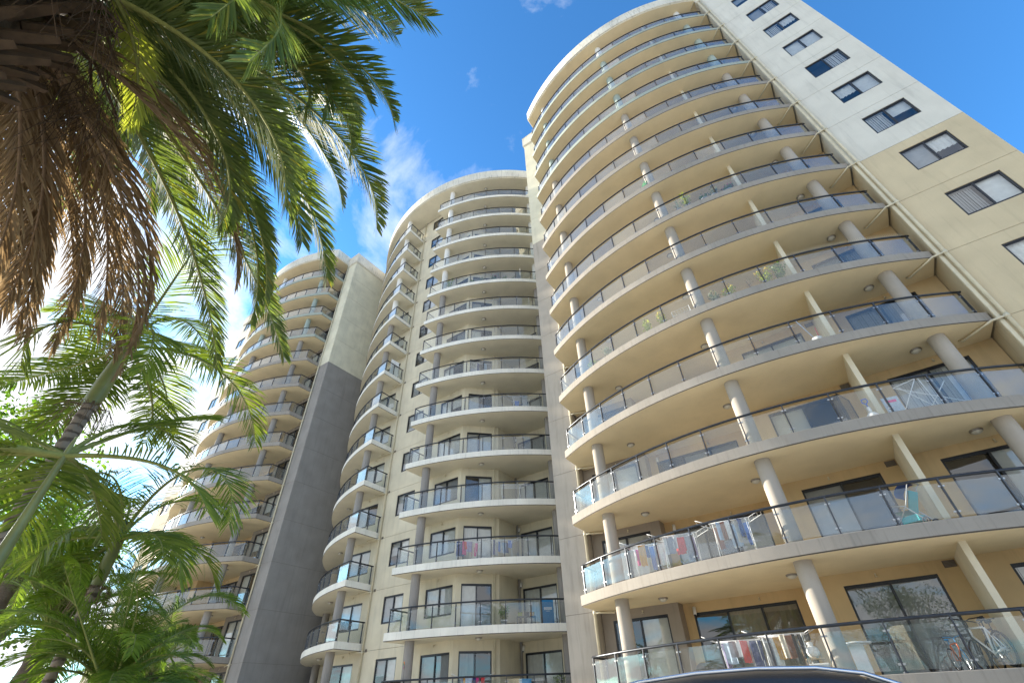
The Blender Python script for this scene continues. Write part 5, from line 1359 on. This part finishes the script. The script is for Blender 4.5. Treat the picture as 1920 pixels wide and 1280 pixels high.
CAR_A = R_(13)
car = empty('parked_car', (-0.52, 4.72, 0), 'wet dark grey car with chrome roof trim at the bottom edge of the picture', 'car', rz=CAR_A)
# side profile (x, roof height); sections run along the car
ST = [(-2.05, 1.06), (-1.85, 1.42), (-1.62, 1.575), (-1.25, 1.645), (-0.85, 1.678), (-0.45, 1.686), (-0.10, 1.672), (0.15, 1.632), (0.40, 1.555), (0.70, 1.38), (1.02, 1.10)]
def half(x, zr): return 0.86 - 0.24 * (zr - 1.02) / 0.66
roof = MB(); rows = []
for x, zr in ST:
    hw = half(x, zr); rows.append([(x, -hw - .035, zr - .11), (x, -hw - .012, zr - .045), (x, -hw + .03, zr - .012), (x, -hw * .6, zr + .018), (x, 0, zr + .03), (x, hw * .6, zr + .018), (x, hw - .03, zr - .012), (x, hw + .012, zr - .045), (x, hw + .035, zr - .11)])
nr = 9
flat = [p for r__ in rows for p in r__]
roof.mesh_part(flat, [(i * nr + j, (i + 1) * nr + j, (i + 1) * nr + j + 1, i * nr + j + 1) for i in range(1, len(rows) - 4) for j in range(nr - 1)], 0, True)
put('roof', roof.mesh('roof', MAT['car_paint']), car, local=True)
gl = MB()
for i in range(len(rows) - 1):
    a, b2 = rows[i], rows[i + 1]
    for sgn, j in ((-1, 0), (1, 8)):
        za, zb = 1.0, 1.0
        gl.face([a[j], b2[j], (b2[j][0], sgn * .885, 1.0), (a[j][0], sgn * .885, 1.0)], 0)
    if i >= len(rows) - 4 or i == 0:
        for j in range(nr - 1): gl.face([a[j], b2[j], b2[j + 1], a[j + 1]], 0, True)
put('windows', gl.mesh('windows', MAT['car_glass']), car, local=True)
for sgn in (-1, 1):
    mb = MB(); mb.tube([(x, sgn * (half(x, zr) - .005), zr - .005 + (.022 if -1.7 < x < .3 else 0)) for x, zr in ST[1:-1]], .013, 8); put('roof_trim', mb.mesh('roof_trim', MAT['chrome']), car, local=True)
    for x in (-1.45, -0.55, 0.32):
        zr = 1.655; mb = MB(); mb.box(x - .035, x + .035, sgn * .80 - .10, sgn * .80 + .10, 1.0, 1.001); put('sill_trim', mb.mesh('sill_trim', MAT['car_paint']), car, local=True)
body = MB(); sec = []
for x, zt, zb_, hw in ((-2.28, .78, .38, .72), (-2.2, 1.0, .28, .86), (-1.9, 1.02, .25, .92), (-1.0, 1.02, .22, .935), (0, 1.02, .22, .935), (.9, 1.02, .22, .935), (1.25, .99, .24, .92), (1.9, .93, .26, .89), (2.22, .84, .30, .80), (2.32, .66, .36, .66)):
    sec.append([(x, -hw * .92, zb_), (x, -hw, zb_ + .2), (x, -hw, zt - .12), (x, -hw * .95, zt), (x, hw * .95, zt), (x, hw, zt - .12), (x, hw, zb_ + .2), (x, hw * .92, zb_)])
flat = [p for r__ in sec for p in r__]
body.mesh_part(flat, [(i * 8 + j, i * 8 + (j + 1) % 8, (i + 1) * 8 + (j + 1) % 8, (i + 1) * 8 + j) for i in range(len(sec) - 1) for j in range(8)], 0, True)
body.face(sec[0]); body.face(sec[-1][::-1])
put('body', body.mesh('body', MAT['car_paint']), car, local=True)
for x in (-1.42, 1.42):
    for sgn in (-1, 1):
        mb = MB(); ring_(mb, (x, sgn * .83, .34), .25, .10, (0, 1, 0), 0, 28, 10); w1 = put('wheel', mb.mesh('tyre', MAT['rubber']), car, local=True)
        mb = MB(); mb.tube([(x, sgn * .87, .34), (x, sgn * .925, .34)], .19, 20); put('rim', mb.mesh('rim', MAT['paint_silver']), w1, local=True)
for sgn in (-1, 1):
    mb = MB(); mb.sphere((2.18, sgn * .66, .74), .13, 0, 10, (.8, 1.2, .6)); put('headlight', mb.mesh('headlight', MAT['lamp_clear']), car, local=True)
    mb = MB(); mb.box(-2.25, -2.17, sgn * .74 - .08, sgn * .74 + .08, .72, .95); put('tail_light', mb.mesh('tail_light', MAT['tail_red']), car, local=True)
    mb = MB(); mb.sphere((.78, sgn * 1.03, 1.05), .11, 0, 10, (.6, 1, .75)); mb.tube([(.78, sgn * .9, 1.02), (.78, sgn * 1.0, 1.04)], .03, 6); put('door_mirror', mb.mesh('door_mirror', MAT['car_paint']), car, local=True)
